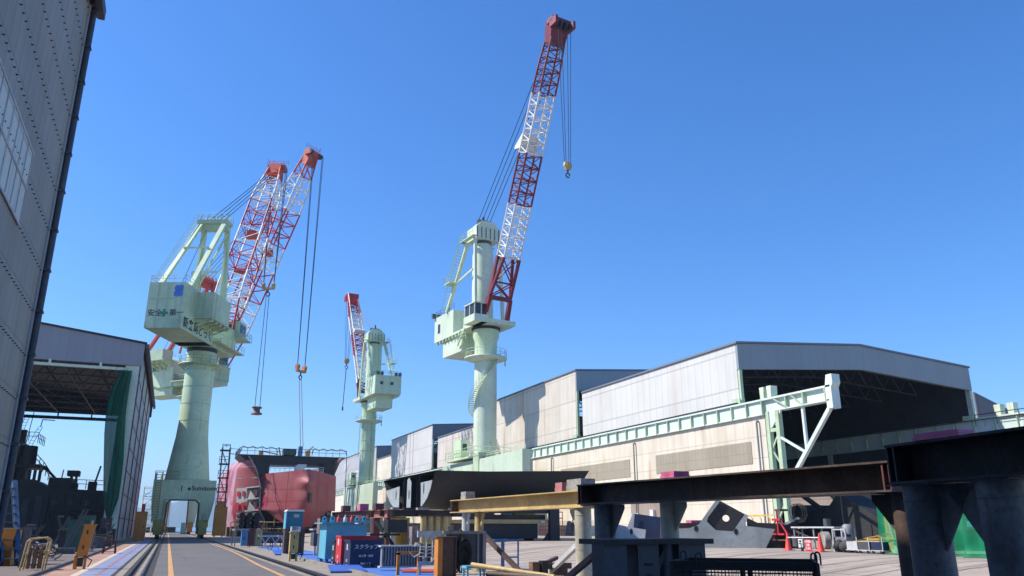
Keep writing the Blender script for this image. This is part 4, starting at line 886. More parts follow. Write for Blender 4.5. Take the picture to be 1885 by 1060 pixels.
def wframe(f0, f1, z0, z1, mat_, hm, rows, cols, off=.12):
    o = Vector((-.77, -.64, 0))
    mb = MB(); ps = [Vector(wingpt(f0, z0)), Vector(wingpt(f1, z0)), Vector(wingpt(f1, z1)), Vector(wingpt(f0, z1))]; mb.prism([p+o*off for p in ps], o*.1); wf = mb.build('web_frame', mat_, t)
    for i in range(cols):
        for j in range(rows):
            fa = f0+(f1-f0)*(i+.2)/cols; fb = f0+(f1-f0)*(i+.75)/cols; za = z0+(z1-z0)*(j+.25)/rows; zb = z0+(z1-z0)*(j+.72)/rows
            mb = MB(); mb.prism([Vector(wingpt(fa, za))+o*(off+.1), Vector(wingpt(fb, za))+o*(off+.1), Vector(wingpt(fb, zb))+o*(off+.1), Vector(wingpt(fa, zb))+o*(off+.1)], o*.03); mb.build('opening', hm, wf)
    return wf
wframe(.12, .5, 2.4, 8.3, pale_frame, red, 3, 2)
wf = wframe(.52, .98, 2.2, 8.5, slate, oxide, 3, 2, .2)
mb = MB(); o = Vector((-.77, -.64, 0))
for j in range(3):
    z0 = 2.5+j*1.9; q = [Vector(wingpt(.6, z0))+o*.36, Vector(wingpt(.92, z0))+o*.36, Vector(wingpt(.68, z0+1.5))+o*.36]; mb.prism(q, o*.05)
for j in range(4): mb.bar(Vector(wingpt(.5, 2.3+j*2.0))+o*.36, Vector(wingpt(1.0, 2.5+j*2.0))+o*.36, .12, .2)
mb.build('bracket_plate', pale_frame, wf)
mb = MB()
for z in (10.0, 12.0): mb.bar(Vector(wingpt(.1, z))+o*.05, Vector(wingpt(1, z))+o*.05, .1, .12)
mb.path([Vector(wingpt(1.0, 1.7+k*.6))+o*.05 for k in range(21)], .1, 5); mb.build('edge_bar', grey_primer, t)
mb = MB(); mb.prism([(26.4, 149.8, 2.6), (27.2, 149.8, 2.2), (27.1, 149.8, 8.5), (26.5, 149.8, 8.1)], (0, .1, 0)); wf = mb.build('web_frame', grey_primer, t)
for j in range(4):
    mb = MB(); mb.bb((26.55, 149.74, 2.9+j*1.3), (27.0, 149.8, 3.7+j*1.3)); mb.build('opening', brown, wf)
mb = MB(); mb.prism([(10.2, 150.5, 14.1), (29.4, 150.5, 14.1), (28.4, 150.5, 13.4), (26.2, 150.5, 12.7), (14.2, 150.5, 12.7), (11.2, 150.5, 13.3)], (0, 10, 0)); mb.build('upper_deck', dark_steel, t)
each('deck_pillar', dark_steel, t, [((13.2, 150, 10.6), (15.0, 156, 12.8)), ((25.4, 150, 10.6), (27.0, 156, 12.8)), ((15.05, 150.2, 10.5), (15.7, 152, 12.75))])
mb = MB(); mb.rail([(10.3, 149.1, 14.0), (29.2, 149.1, 14.0)], 1.2, 1.3, .04); mb.rail([(10.3, 149.1, 14.0), (10.3, 160, 14)], 1.2, 1.3, .04)
def wave(x0, x1): return [(x0+(x1-x0)*k/24, 149.1, 15.25+.16*math.sin(k*1.05)+(.0 if 0 < k < 24 else -.9)) for k in range(25)]
mb.path(wave(10.4, 16.8), .07, 5); mb.path(wave(22.9, 29.3), .07, 5); mb.tube((29.3, 149.1, 14.1), (29.5, 149.3, 2), .07, 5); mb.build('railing', slate, t)
mb = MB(); mb.bb((17.9, 150, 14.2), (20.2, 152, 15.3)); mb.build('deck_equipment', green_bin, t)
mb = MB(); mb.bb((20.6, 150, 14.0), (21.3, 151, 15.8)); mb.build('deck_equipment', blue, t)
mb = MB(); mb.bb((13.6, 150, 14), (14.4, 151, 14.8)); mb.tube((14.3, 150, 14.7), (17, 150, 14.2), .12, 5); mb.build('deck_gear', ochre, t); mb = MB(); mb.bb((22.0, 150, 14), (22.7, 151.4, 15.2)); mb.tube((22.2, 150, 15), (23.2, 150, 15.9), .14, 5); mb.build('deck_gear', ochre, t); MB().tube((17.0, 150, 15.5), (17.4, 150, 14), .14, 5).build('deck_pipe', ochre, t)
mb = MB(); mb.bb((20.2, 149.5, 11.5), (21.8, 151, 12.3)); mb.bb((20.6, 150, 12.2), (22.2, 151, 12.6)); mb.rail([(15.8, 150, 11.3), (25.3, 150, 11.2)], .9, .9, .04); mb.bb((24.3, 150, 11.2), (25.3, 150.3, 11.4)); mb.build('inner_railing', white, t)
mb = MB(); mb.bb((9.5, 150, 0), (27.5, 188, 1.6))
for k in range(7): mb.bb((10+k*2.6, 147.4, 0), (11.2+k*2.6, 150, 1.7))
tag(mb.build('keel_block', brown), 'low dark keel blocks carrying the red ship hull', 'keel blocks')
mb = MB()
for k in range(11): x = 10.5+k*1.6; mb.bar((x, 146.5, 0), (x, 146.5, 2.6+.5*(k % 3)), .12)
mb.rail([(9.8, 146.4, .0), (27.5, 146.4, .0)], 2.4, 3.2, .07); tag(mb.build('shoring', ochre), 'rusty yellow shoring posts and rails in front of the keel blocks', 'shoring')
t = thing('scaffold_tower', 'dark purple scaffold stair tower standing against the flank of the red ship', 'scaffold', (8, 148, 0))
mb = MB()
def sx(z): return 8.5-.075*(z)*.6
for dx in (0, 1.25):
    for y in (147.2, 149): mb.tube((8.0-.0*dx+dx-.6, y, 0), (7.3+dx, y, 15.0), .09, 5)
mb.build('frame', paint('purple_black_steel', (.06, .045, .075), .6, .2), t)
mb = MB()
for k in range(6):
    z = 2.6+k*2.35; x = 7.5-.04*z*.5
    mb.bb((x-.3, 147, z), (x+1.45, 149.2, z+.16))
mb.build('platform', paint('purple_black_planks', (.05, .04, .06), .7, .2), t)
mb = MB()
for k in range(5):
    z = 2.7+k*2.35; s_ = 1 if k % 2 else -1; x = 7.95-.02*z
    mb.ladder((x-.5*s_, 147.6, z), (x+.5*s_, 147.6, z+2.3), .6, side=(0, 1, 0), r=.05); mb.rail([(x-.8, 147.0, z+.1), (x+.9, 147.0, z+.1)], 1.1, .8, .045)
mb.rail([(7.2, 147, 14.9), (8.5, 147, 14.9)], .5, .6, .05); mb.bar((8.4, 148, 13.9), (10.4, 149, 13.9), .12); mb.bar((8.4, 148, 14.8), (10.4, 149, 14.8), .08); mb.build('stair', paint('purple_steel', (.09, .06, .12), .6, .2), t)
mb = MB(); mb.ladder((-4.2, 180, 0), (-4.2, 180, 9.4), 2.2, r=.12, step=1.6)
for k in range(5): mb.bar((-5.2, 180, .3+k*1.8), (-3.2, 180, 2.1+k*1.8), .12)
for x in (-5.3, -3.1): mb.tube((x, 182, 0), (x, 182, 9.4), .12, 5); mb.bar((x, 180, 9.2), (x, 182, 9.2), .2)
for k in range(9): mb.bb((-5.3, 180, 1+k), (-3.1, 180.1, 1.1+k))
tag(mb.build('stair_tower', mint_blue), 'pale turquoise lattice stair tower between the shelter wall and the portal crane', 'stair tower')

# ------------------------------------------------------------------ road-side boxes by the portal crane
def cabinet(name, label, a, b, mat, dmat, cat='cabinet', group=None, face='y'):
    t = thing(name, label, cat, ((a[0]+b[0])/2, (a[1]+b[1])/2, a[2]), group)
    mb = MB(); mb.bb(a, b); mb.bb((a[0]-.06, a[1]-.06, b[2]), (b[0]+.06, b[1]+.06, b[2]+.08)); mb.build('body', mat, t)
    mb = MB(); mb.bb((a[0]+.12, a[1]-.03, a[2]+.15), (b[0]-.12, a[1]+.01, b[2]-.12)); dr = mb.build('door', dmat, t)
    mb = MB(); mb.bb((b[0]-.3, a[1]-.08, (a[2]+b[2])/2-.15), (b[0]-.24, a[1]-.03, (a[2]+b[2])/2+.15)); mb.build('handle', dark_steel, dr)
    return t
oc = cabinet('control_cabinet', 'tall orange control cabinet under the outer wall of the travelling shelter', (-3.75, 108, 0), (-2.45, 109.6, 3.3), orange, orange)
mb = MB(); mb.bb((-3.2, 108.4, 3.36), (-2.8, 109, 4.3)); mb.build('lamp_box', orange_red, oc)
cabinet('equipment_box', 'sky blue equipment container beside the far end of the road', (2.8, 208, 0), (4.75, 210, 2.5), sky_blue, sky_blue, 'container')
cabinet('control_cabinet', 'rust brown cabinet at the foot of the green net', (-6.3, 92, 0), (-5.3, 93, 2.4), brown, brown)

# black hose rolls and small sheds at the foot of the ship
t = thing('hose_rolls', 'stack of black rubber rolls on a rack below the red ship', 'hose stack', (6.6, 76, 0))
mb = MB()
for i in range(3):
    for j in range(3): mb.tube((5.9+i*.62, 75, 1.7+j*.45), (5.9+i*.62, 78.5, 1.7+j*.45), .25, 10)
mb.build('roll', rubber, t)
mb = MB(); mb.bb((5.4, 74.9, 1.3), (7.9, 78.5, 1.42))
for x in (5.5, 6.6, 7.8): mb.bar((x, 75, 0), (x, 75, 1.35), .1); mb.bar((x, 78.4, 0), (x, 78.4, 1.35), .1)
mb.bb((5.4, 74.86, 1.36), (7.9, 74.9, 1.46)); mb.build('rack', grey, t)
for i, (x, mt_, lb) in enumerate(((5.65, blue, 'blue upright gas cabinet below the black rolls'), (6.2, oxide, 'maroon upright cabinet between the blue and ochre ones'), (6.75, ochre, 'ochre upright cabinet between the maroon one and the mesh cage'))):
    cabinet('gas_cabinet', lb, (x, 70.5, .12), (x+.48, 71.2, 1.3+.1*(i % 2)), mt_, mt_, group='cabinets below the black rolls')
t = thing('mesh_crate', 'dark grey mesh cage beside the ochre cabinet under the ship', 'cage', (8.2, 72, 0))
mb = MB(); mb.bb((7.4, 71.5, .3), (9.1, 73, .4))
for x in (7.4, 8.25, 9.1): mb.bar((x, 71.5, 0), (x, 71.5, 1.7), .07); mb.bar((x, 73, 0), (x, 73, 1.7), .07)
for z in (1.0, 1.65): mb.bar((7.4, 71.5, z), (9.1, 71.5, z), .06)
mb.build('frame', dark_steel, t)
mb = MB(); mb.bb((7.45, 71.55, .4), (9.05, 72.9, 1.2)); mb.build('contents', slate, t)
# lattice stands
for i, (x, y) in enumerate(((6.95, 62), (7.9, 58.5))):
    t = thing('trestle_stand', ('folding steel stand on the blue deck, nearer the ship', 'folding steel stand on the blue deck, nearer the toilet cabin')[i], 'stand', (x, y, 0), 'small steel stands on the blue deck')
    mb = MB()
    for dx in (-.6, .6):
        mb.bar((x+dx*.6-.25, y, 0), (x+dx*.6+.35, y, .95), .07); mb.bar((x+dx*.6+.4, y+.5, 0), (x+dx*.6-.2, y+.5, .95), .07)
    mb.bar((x-.8, y, .95), (x+.9, y, .95), .07); mb.bar((x-.8, y+.5, .98), (x+.9, y+.5, .98), .07); mb.build('frame', lightgrey, t)
    mb = MB(); mb.bb((x-.8, y, .98), (x+.8, y+.5, 1.04)); mb.build('top_plank', pale_timber, t)
# toilet cabin on a brown box
t = thing('brown_stand', 'rusty brown box stand carrying the teal toilet cabin', 'box', (7.0, 51, 0))
mb = MB(); mb.bb((6.55, 50.3, .1), (7.55, 51.6, 1.46)); mb.build('body', brown, t)
mb = MB(); mb.bb((6.45, 50.25, 0), (6.62, 50.4, 1.5)); mb.bb((7.48, 50.25, 0), (7.64, 50.4, 1.5)); mb.build('corner_post', timber, t)
t = thing('toilet_cabin', 'teal portable toilet cabin with a white roof, up on a brown box', 'toilet cabin', (7.0, 51, 1.46))
mb = MB(); mb.bb((6.55, 50.5, 1.47), (7.5, 51.5, 2.5)); mb.build('body', teal, t)
mb = MB(); mb.bb((6.5, 50.52, 1.5), (6.56, 51.48, 2.46)); mb.build('side_panel', sky_blue, t)
mb = MB(); mb.prism([(6.48, 50.4, 2.5), (7.57, 50.4, 2.5), (7.5, 50.4, 2.6), (6.56, 50.4, 2.6)], (0, 1.2, 0)); mb.build('roof', white, t)
mb = MB(); mb.bb((6.68, 50.46, 1.52), (7.4, 50.51, 2.42)); dr = mb.build('door', teal, t)
mb = MB(); mb.bb((6.95, 50.43, 2.15), (7.25, 50.47, 2.34)); mb.build('vent', lightgrey, dr)
# ochre power posts
def power_post(label, x, y, h, tilt=0, capc=None, col=ochre, group='box-section power posts along the rails'):
    t = thing('power_post', label, 'power post', (x, y, 0), group)
    mb = MB(); mb.prism([(x-.2, y, h*.28), (x+.2, y, h*.28), (x+.2+tilt, y, h), (x-.2+tilt, y, h)], (0, .35, 0)); mb.build('housing', col, t)
    each('foot', col, t, [((x-.2-tilt*.2, y, 0), (x-.12, y+.3, h*.3)), ((x+.12, y, 0), (x+.2, y+.3, h*.3))])
    mb = MB(); mb.bb((x-.1, y-.05, .1), (x+.1, y+.1, h*.26)); mb.path([(x+.1, y-.05, h*.3), (x+.42, y-.1, h*.2), (x+.3, y-.1, .08)], .02, 5); mb.build('socket_box', dark_steel, t)
    mb = MB(); mb.bb((x-.24+tilt, y-.02, h), (x+.24+tilt, y+.37, h+.05)); mb.build('cap', col, t)
    for z in (.85, .5):
        mb = MB(); mb.box((x-.02+tilt*(z-.28)/.72*.99, y-.012, h*z), (.05, .02, .16)); mb.build('slot', black, t)
    return t, mb
t, _ = power_post('ochre power post with a white tag box on top, on the blue deck edge', 5.8, 41.3, 1.32)
mb = MB(); mb.bb((5.6, 41.25, 1.38), (6.05, 41.5, 1.62)); mb.build('tag_box', white, t)
lettering('201', .2, (5.64, 41.24, 1.42), (1, 0, 0), (0, 0, 1), black, t)
power_post('tilted orange-brown power post on the red ground', -3.05, 36.9, 1.66, .16, None, orange)
# grey crates behind
t = thing('crate', 'dark slate crate between the toilet cabin and the brown frame', 'crate', (8.6, 49, 0))
mb = MB(); mb.bb((7.9, 48.5, .55), (9.3, 49.6, 1.45)); mb.build('body', slate, t)
mb = MB(); mb.bb((7.8, 48.4, 1.42), (9.4, 49.7, 1.5))
for x in (7.95, 9.2): mb.bb((x, 48.5, 0), (x+.12, 48.6, .6))
mb.build('frame', lightgrey, t)
t = thing('scrap_box', 'tall brown-framed grey box between the slate crate and the blue skip', 'box', (8.3, 44.5, 0))
mb = MB(); mb.bb((7.55, 44, .2), (9.1, 45.2, 1.25)); mb.build('lower_body', slate, t)
mb = MB(); mb.bb((7.5, 43.9, 1.25), (9.2, 45.3, 2.05)); mb.build('upper_body', paint('taupe_paint', (.2, .16, .15), .7, .2, .1), t)
mb = MB(); mb.bar((7.48, 43.9, 0), (7.48, 43.9, 2.15), .12); mb.bar((9.2, 43.9, 0), (9.2, 43.9, 2.15), .12); mb.bar((7.4, 43.9, 2.12), (9.3, 43.9, 2.12), .1); mb.build('frame', brown, t)
# the bins
t = thing('skip', 'large sky blue lidded skip with lifting lugs behind the red and navy bins', 'skip', (7.7, 39, 0))
mb = MB(); mb.prism([(6.85, 38.6, .18), (8.75, 38.6, .18), (8.75, 38.6, 1.75), (6.85, 38.6, 1.75)], (0, 1.8, 0)); mb.build('body', sky_blue, t)
mb = MB(); mb.prism([(6.6, 38.4, 1.75), (8.9, 38.4, 1.8), (8.9, 38.4, 1.87), (6.6, 38.4, 1.8)], (0, 2.2, 0)); mb.build('lid', sky_blue, t)
for x, y in ((7.1, 38.6), (8.6, 38.6), (7.0, 40.2), (8.6, 40.2)):
    mb = MB(); mb.prism([(x-.12, y, 1.8), (x+.12, y, 1.8), (x+.09, y, 2.05), (x, y, 2.12), (x-.09, y, 2.05)], (0, .05, 0)); lg = mb.build('lifting_lug', sky_blue, t)
    mb = MB(); mb.tube((x, y-.012, 1.98), (x, y+.062, 1.98), .045, 10); mb.build('hole', dark_steel, lg)
each('foot', blue, t, [((x, y, 0), (x+.14, y+.14, .2)) for x, y in ((6.9, 38.7), (8.65, 38.7), (6.9, 40.2), (8.65, 40.2))])
for i in range(3):
    mb = MB(); x = 7.55+i*.32; mb.lathe((x, 39.5, 1.83), [(.09, 0), (.09, .2), (.03, .25), (.03, .34)], 10); tag(mb.build('gas_bottle', bin_red if i != 1 else lightgrey), ('small red bottle on the blue skip lid, nearer the brown-framed box', 'small grey bottle between the red ones on the blue skip lid', 'small red bottle on the blue skip lid, nearer the purple trestle')[i], 'bottle', 'bottles on the blue skip lid')
def bin_(label, a, b, mat, side, txt, big=None):
    t = thing('scrap_bin', label, 'scrap bin', ((a[0]+b[0])/2, (a[1]+b[1])/2, 0), 'scrap bins on the blue deck')
    mb = MB(); th = .05
    mb.bb((a[0], a[1], a[2]), (b[0], a[1]+th, b[2])); mb.bb((a[0], b[1]-th, a[2]), (b[0], b[1], b[2])); mb.bb((a[0]+.0, a[1]+th, a[2]), (a[0]+th, b[1]-th, b[2])); mb.bb((b[0]-th, a[1]+th, a[2]), (b[0], b[1]-th, b[2])); mb.bb((a[0]+th, a[1]+th, a[2]), (b[0]-th, b[1]-th, a[2]+th)); mb.build('body', mat, t)
    mb = MB(); mb.bb((a[0]-.04, a[1]-.02, b[2]-.06), (b[0]+.04, a[1]-.0, b[2]+.02)); mb.bb((a[0]-.03, a[1], b[2]-.06), (a[0]-.0, b[1], b[2]+.02)); mb.build('rim', mat, t)
    each('foot', brown, t, [((x, y, 0), (x+.1, y+.1, a[2])) for x in (a[0]+.03, b[0]-.13) for y in (a[1]+.03, b[1]-.13)])
    z = b[2]-.42
    for k, (s_, w_) in enumerate(txt):
        lettering(s_, w_, (a[0]-.01, (a[1]+b[1])/2 + w_*len(s_)*.42, z), (0, -1, 0), (0, 0, 1), white_letter, t); z -= w_*1.7
    if big:
        z = b[2]-.36
        for s_, w_ in big: lettering(s_, w_, ((a[0]+b[0])/2, a[1]-.035, z), (1, 0, 0), (0, 0, 1), white_letter, t, align='CENTER'); z -= .3
    return t
bin_('narrow black bin between the blue skip and the red bin', (7.0, 37.0, .12), (8.0, 37.9, 1.0), dark_steel, 0, [('鉄', .22), ('加工', .12), ('材', .12)])
bin_('bright red scrap bin between the black and navy ones', (6.95, 35.4, .14), (8.5, 36.6, 1.22), bin_red, 0, [('銅', .3), ('加工', .14), ('材', .14)])
bin_('navy blue scrap bin with white katakana, beside the red bin', (7.0, 33.7, .1), (8.3, 34.9, 1.07), navy, 0, [('鉄', .26), ('加工', .12), ('材', .12)], [('スクラップ', .2), ('加工課・船殻', .1), ('鋼材 くず', .1)])
mb = MB(); mb.prism([(5.6, 30.2, .02), (6.9, 30.0, .02), (7.15, 32.6, .12), (6.0, 33.0, .12)], (0, 0, .05)); tag(mb.build('ramp_plate', royal), 'blue painted ramp plate lying on the kerb in front of the bins', 'ramp plate')
mb = MB(); mb.prism([(6.0, 50.2, .02), (6.9, 50.0, .02), (7.0, 52.4, .2), (6.1, 52.6, .2)], (0, 0, .06)); mb.bb((6.2, 51.4, 0), (6.9, 52.4, .18)); tag(mb.build('ramp_plate', royal), 'small blue plate propped on the kerb beyond the white-tagged post', 'ramp plate')

# ------------------------------------------------------------------ steel trestles
def trestle(label, p0, p1, zt, bh, bw, mat, cols, fl=None, group='steel trestles along the yard edge'):
    """I-beam from p0 to p1 on tubular posts; cols = (distance along, radius, material, gusset side(s), brace)"""
    a = Vector((*p0, 0)); b = Vector((*p1, 0)); d = (b-a).normalized(); n = Vector((d.y, -d.x, 0)); L = (b-a).length
    t = thing('steel_trestle', label, 'trestle', ((a.x+b.x)/2, (a.y+b.y)/2, 0), group)
    up = Vector((0, 0, 1)); th = .035
    mb = MB(); mb.bar(a+up*(zt-th/2), b+up*(zt-th/2), bw, th); mb.bar(a+up*(zt-bh+th/2), b+up*(zt-bh+th/2), bw, th); mb.bar(a+up*(zt-bh/2), b+up*(zt-bh/2), .03, bh-2*th); mb.build('beam', mat, t)
    for s_ in (.02, .14, L-.14, L-.02): mb = MB(); mb.bar(a+d*s_+up*(zt-bh+th), a+d*s_+up*(zt-th), .03, bw*.94, n); mb.build('end_stiffener', fl or mat, t)
    for (s_, r, m2, gs, brc) in cols:
        p = a+d*s_; z0 = gz(p.x)
        mb = MB(); mb.tube(p+up*z0, p+up*(zt-bh-.02), r, 20); mb.bar(p-d*(r+.12)+up*(zt-bh-.01), p+d*(r+.12)+up*(zt-bh-.01), min(bw, .5)*1.02, .02); mb.tube(p+up*z0, p+up*(z0+.03), r*1.6, 20); mb.build('column', m2, t)
        mb = MB()
        for g in gs:
            e = d*g; q = p+e*r*.9
            mb.prism([q+up*(zt-bh-.02)-n*.015, q+e*r*2.1+up*(zt-bh-.02)-n*.015, q+e*r*2.1+up*(zt-bh-.12)-n*.015, q+up*(zt-bh-r*3.4)-n*.015], n*.03)
        if gs: mb.build('gusset', m2, t)
        if r > .22:
            for q in (.45, .9): mb = MB(); zz = z0+(zt-bh-z0)*q; mb.lathe((p.x, p.y, zz), [(r-.01, -.012), (r+.012, 0), (r-.01, .012)], 20, caps=False); mb.build('weld_bead', m2, t)
        if brc:
            mb = MB(); q = p+up*(z0+brc[2]); mb.bar(q, p+Vector((brc[0], brc[1], 0))+up*(z0+.05), .14, .14); mb.build('brace', brc[3] if len(brc) > 3 else m2, t)
    return t
cream_post = paint('cream_post_paint', (.50, .46, .36), .6, .25, .15, scale=.8, streak=.4)
trestle('yellow-sided steel trestle carrying two grey blocks and a pink one', (10.88, 31.7), (11.42, 21.1), 2.65, .5, .62, ochre,
        [(.96, .15, lightgrey, (1,), None), (2.31, .17, ochre, (1,), (.5, -3.0, 1.5, brown)), (10.1, .25, cream_post, (-1,), (.35, 3.4, 1.25, lightgrey))], brown)
trestle('long dark brown trestle with one magenta block on its beam', (10.12, 18.75), (11.25, 9.8), 2.65, .5, .86, worn_brown,
        [(.6, .27, post_grey, (1,), (.1, 2.9, 1.15, oxide)), (3.05, .2, cream_post, (1,), None), (8.93, .2, brown, (-1,), None)], oxide)
t = trestle('near-black trestle with thick grey tube posts and a long pink timber', (9.15, 7.95), (8.82, 5.6), 2.66, .52, .62, worn_black,
        [(.26, .255, post_grey, (1,), (.2, .5, .5, dark_steel)), (1.47, .26, post_grey, (-1,), None)], dark_steel)
trestle('purple and white trestle behind the blue skip', (11.6, 62.5), (12.6, 54.4), 2.68, .5, .42, oxide,
        [(6.4, .3, oxide, (1,), None)], brown)
trestle('short pink-sided trestle between the purple one and the dark hull block', (12.65, 54.2), (13.0, 50.8), 2.68, .5, .42, paint('pinkish_primer', (.42, .17, .14), .6, .25, .2), [(.6, .3, oxide, (), None), (3.0, .25, oxide, (1,), None)], brown)
# trestles under the hull block
def block_stand(label, x, y, ztop, tubes, mat, r):
    t = thing('tube_stand', label, 'stand', (x, y, 0), 'yellow tube stands under the dark hull block')
    n = len(tubes); xs_ = [x+q for q in tubes]
    for q in xs_:
        mb = MB(); mb.tube((q, y, 0), (q, y, ztop-.06), r, 20); mb.build('tube', mat, t)
    mb = MB(); mb.bb((xs_[0]-r*1.4, y-r*1.3, ztop-.06), (xs_[-1]+r*1.4, y+r*1.3, ztop)); mb.build('top_plate', brown, t)
    if n > 1:
        mb = MB(); mb.bb((xs_[0], y+r*.4, ztop-.62), (xs_[-1]+.35, y+r*.46, ztop-.06)); mb.build('web_plate', mat, t)
    else:
        mb = MB(); mb.bb((x+r*.9, y-.02, .2), (x+r*2.4, y+.02, ztop-.06)); mb.build('web_plate', mat, t)
    return t
block_stand('single fat yellow tube stand between the navy bin and the cable panel', 13.62, 51.7, 2.24, [0], yellow, .37)
block_stand('yellow stand of three tubes behind the cable panel', 13.5, 45.2, 2.24, [0, .42, .84, 1.3], ochre, .17)
# low beams spanning under the block
t = thing('support_beam', 'long weathered steel beam under the open end of the dark hull block', 'beam', (15, 52, 2.25))
mb = MB(); mb.bb((12.6, 51.9, 2.26), (20.5, 52.3, 2.3)); mb.bb((12.6, 51.9, 2.64), (20.5, 52.3, 2.68)); mb.bb((12.6, 52.08, 2.3), (20.5, 52.12, 2.64)); mb.build('web', brown, t)
each('stiffener', oxide, t, [((x, 51.92, 2.3), (x+.05, 52.28, 2.64)) for x in (13.4, 15.1, 17.6, 19.5)])
for i, (x, y, s, zt, mt_, lb) in enumerate(((11.9, 59.8, .55, 2.68, oxide, 'dark maroon block on the purple trestle, nearer the ship'), (12.35, 56.0, .6, 2.68, magenta, 'magenta-sided block on the purple trestle, nearer the pink one'), (12.75, 53.2, .55, 2.68, oxide, 'dark maroon block on the short pink trestle'))):
    mb = MB(); mb.bb((x-s/2, y-.4, zt), (x+s/2, y+.4, zt+s*.75)); tag(mb.build('timber_block', mt_), lb, 'block', 'blocks on the trestle beams')
def pad(label, a, b, mat):
    t = thing('timber_block', label, 'block', ((a[0]+b[0])/2, (a[1]+b[1])/2, a[2]), 'blocks on the trestle beams')
    h = (b[2]-a[2]); 
    mb = MB(); mb.bb(a, (b[0], b[1], a[2]+h*.5-.004)); mb.build('lower_timber', mat, t)
    mb = MB(); mb.bb((a[0]+.01, a[1]+.01, a[2]+h*.5), (b[0]-.005, b[1]-.02, b[2])); mb.build('upper_timber', mat, t)
pad('small pale grey block alone on one end of the yellow trestle', (10.75, 30.3, 2.65), (11.15, 30.9, 2.95), pale_timber)
pad('big grey timber block over the cream post of the yellow trestle', (11.1, 21.15, 2.65), (11.6, 22.1, 2.98), pale_timber)
pad('small pink block behind the big grey timber block', (11.05, 22.3, 2.65), (11.35, 22.8, 2.92), paint('pink_timber', (.5, .2, .2), .8, .2))
pad('magenta block on the long dark trestle', (10.2, 15.0, 2.65), (10.62, 15.55, 2.79), magenta)
pad('long pink timber on the near-black trestle', (8.72, 6.75, 2.66), (9.02, 7.42, 2.745), paint('bright_pink_timber', (.80, .22, .36), .75, .2, .06, scale=3))
for i, (x, w_, mt_) in enumerate(((14.9, .5, pale_timber), (16.9, .9, pale_timber), (19.6, 1.4, lightgrey), (16.0, .9, dark_steel))):
    mb = MB(); mb.bb((x, 57.8+.3*i, 2.68), (x+w_, 58.5+.3*i, 2.98)); tag(mb.build('packing_block', mt_), ('small pale packing block under the open end of the hull block', 'wide pale packing block, second under the dark hull block', 'long light grey packing block under the dark hull block', 'black packing block between two pale ones under the hull block')[i], 'block', 'packing blocks under the hull block')

# ------------------------------------------------------------------ dark hull block on the stands
t = thing('hull_block', 'big near-black curved hull block with pale web plates at its open end', 'hull block', (24, 63, 3))
prof = [(57.0, 5.62), (57.35, 5.0), (57.9, 4.3), (58.7, 3.65), (59.7, 3.2), (60.8, 3.02), (67.3, 3.02), (68.6, 3.2), (69.9, 3.65), (71.0, 4.3), (71.9, 5.0), (72.6, 5.66)]
def hb(x): return [(x if k else x, y, z) for k, (y, z) in enumerate(prof)]
mb = MB(); n = len(prof); vs = []
for x0, sl, dz in ((17.8, 0, 0), (22, 0, .03), (26, 0, .1), (30.9, 1, .3)):
    for y, z in prof: vs.append((x0 - (sl*(5.95-z)*.55), y, z+dz*((z-3)/2.6)))
mb.add(vs, [(i*n+j, (i+1)*n+j, (i+1)*n+j+1, i*n+j+1) for i in range(3) for j in range(n-1)], True)
mb.add([vs[3*n+j] for j in range(n)], [tuple(range(n))]); mb.build('shell', hull_dark, t)
mb = MB(); mb.add([vs[0], vs[n], vs[2*n], vs[3*n], vs[4*n-1], vs[3*n-1], vs[2*n-1], vs[n-1]], [tuple(range(8))]); mb.build('top_plate', hull_dark, t)
mb = MB(); mb.prism([(19.6, y, z) for y, z in prof], (.05, 0, 0)); mb.build('inner_bulkhead', dark_steel, t)
def web(ps, hole):
    mb = MB(); mb.prism([(17.75, y, z) for y, z in ps], (.05, 0, 0)); wb = mb.build('web_plate', grey_primer, t)
    y, z, h = hole
    mb = MB(); mb.prism([(17.735, y+.13*math.cos(a*math.pi/6), z+h*math.sin(a*math.pi/6)) for a in range(12)], (.012, 0, 0)); mb.build('slot', black, wb)
web([(57.5, 4.95), (57.9, 4.35), (58.7, 3.7), (59.7, 3.25), (60.3, 3.1), (60.4, 4.4), (60.5, 4.9)], (59.6, 4.45, .42))
web([(63.2, 3.05), (64.4, 3.05), (64.4, 5.3), (63.9, 5.45), (63.2, 5.0)], (63.7, 4.1, .4))
web([(66.8, 3.05), (67.3, 3.05), (68.6, 3.23), (69.9, 3.68), (71.0, 4.33), (71.4, 4.7), (66.8, 4.9)], (67.8, 4.2, .42))
each('stiffener', dark_steel, t, [((17.8, 61.0, 3.05), (19.6, 61.06, 5.5)), ((17.8, 65.4, 3.05), (19.6, 65.46, 5.5)), ((17.9, 62, 3.05), (17.96, 62.06, 5.3)), ((17.9, 66.2, 3.05), (17.96, 66.26, 5.3))])
# transporter under it
t = thing('transporter', 'low heavy transporter with black wheels and ochre deck beam under the hull block', 'transporter', (24, 60, .3))
mb = MB(); mb.bb((20.4, 57, 1.85), (27.0, 66, 2.14)); mb.build('deck_beam', ochre, t)
mb = MB(); mb.bb((20.6, 57.4, 1.1), (26.2, 65.6, 1.85)); mb.bb((20.6, 57.2, .75), (26.2, 57.5, 1.85)); mb.build('chassis', dark_steel, t)
for x in (21.3, 22.9, 24.6, 25.9):
    for y in (58.2, 64.5):
        mb = MB(); mb.tube((x-.3, y, gz(x)+.55), (x+.3, y, gz(x)+.55), .55, 18); o = mb.build('wheel', rubber, t)
        mb = MB(); mb.tube((x-.32, y, gz(x)+.55), (x+.32, y, gz(x)+.55), .28, 12); mb.build('hub', slate, o)
mb = MB(); mb.bb((26.4, 56.94, 1.92), (26.7, 57, 2.06)); mb.build('lamp', white, t)
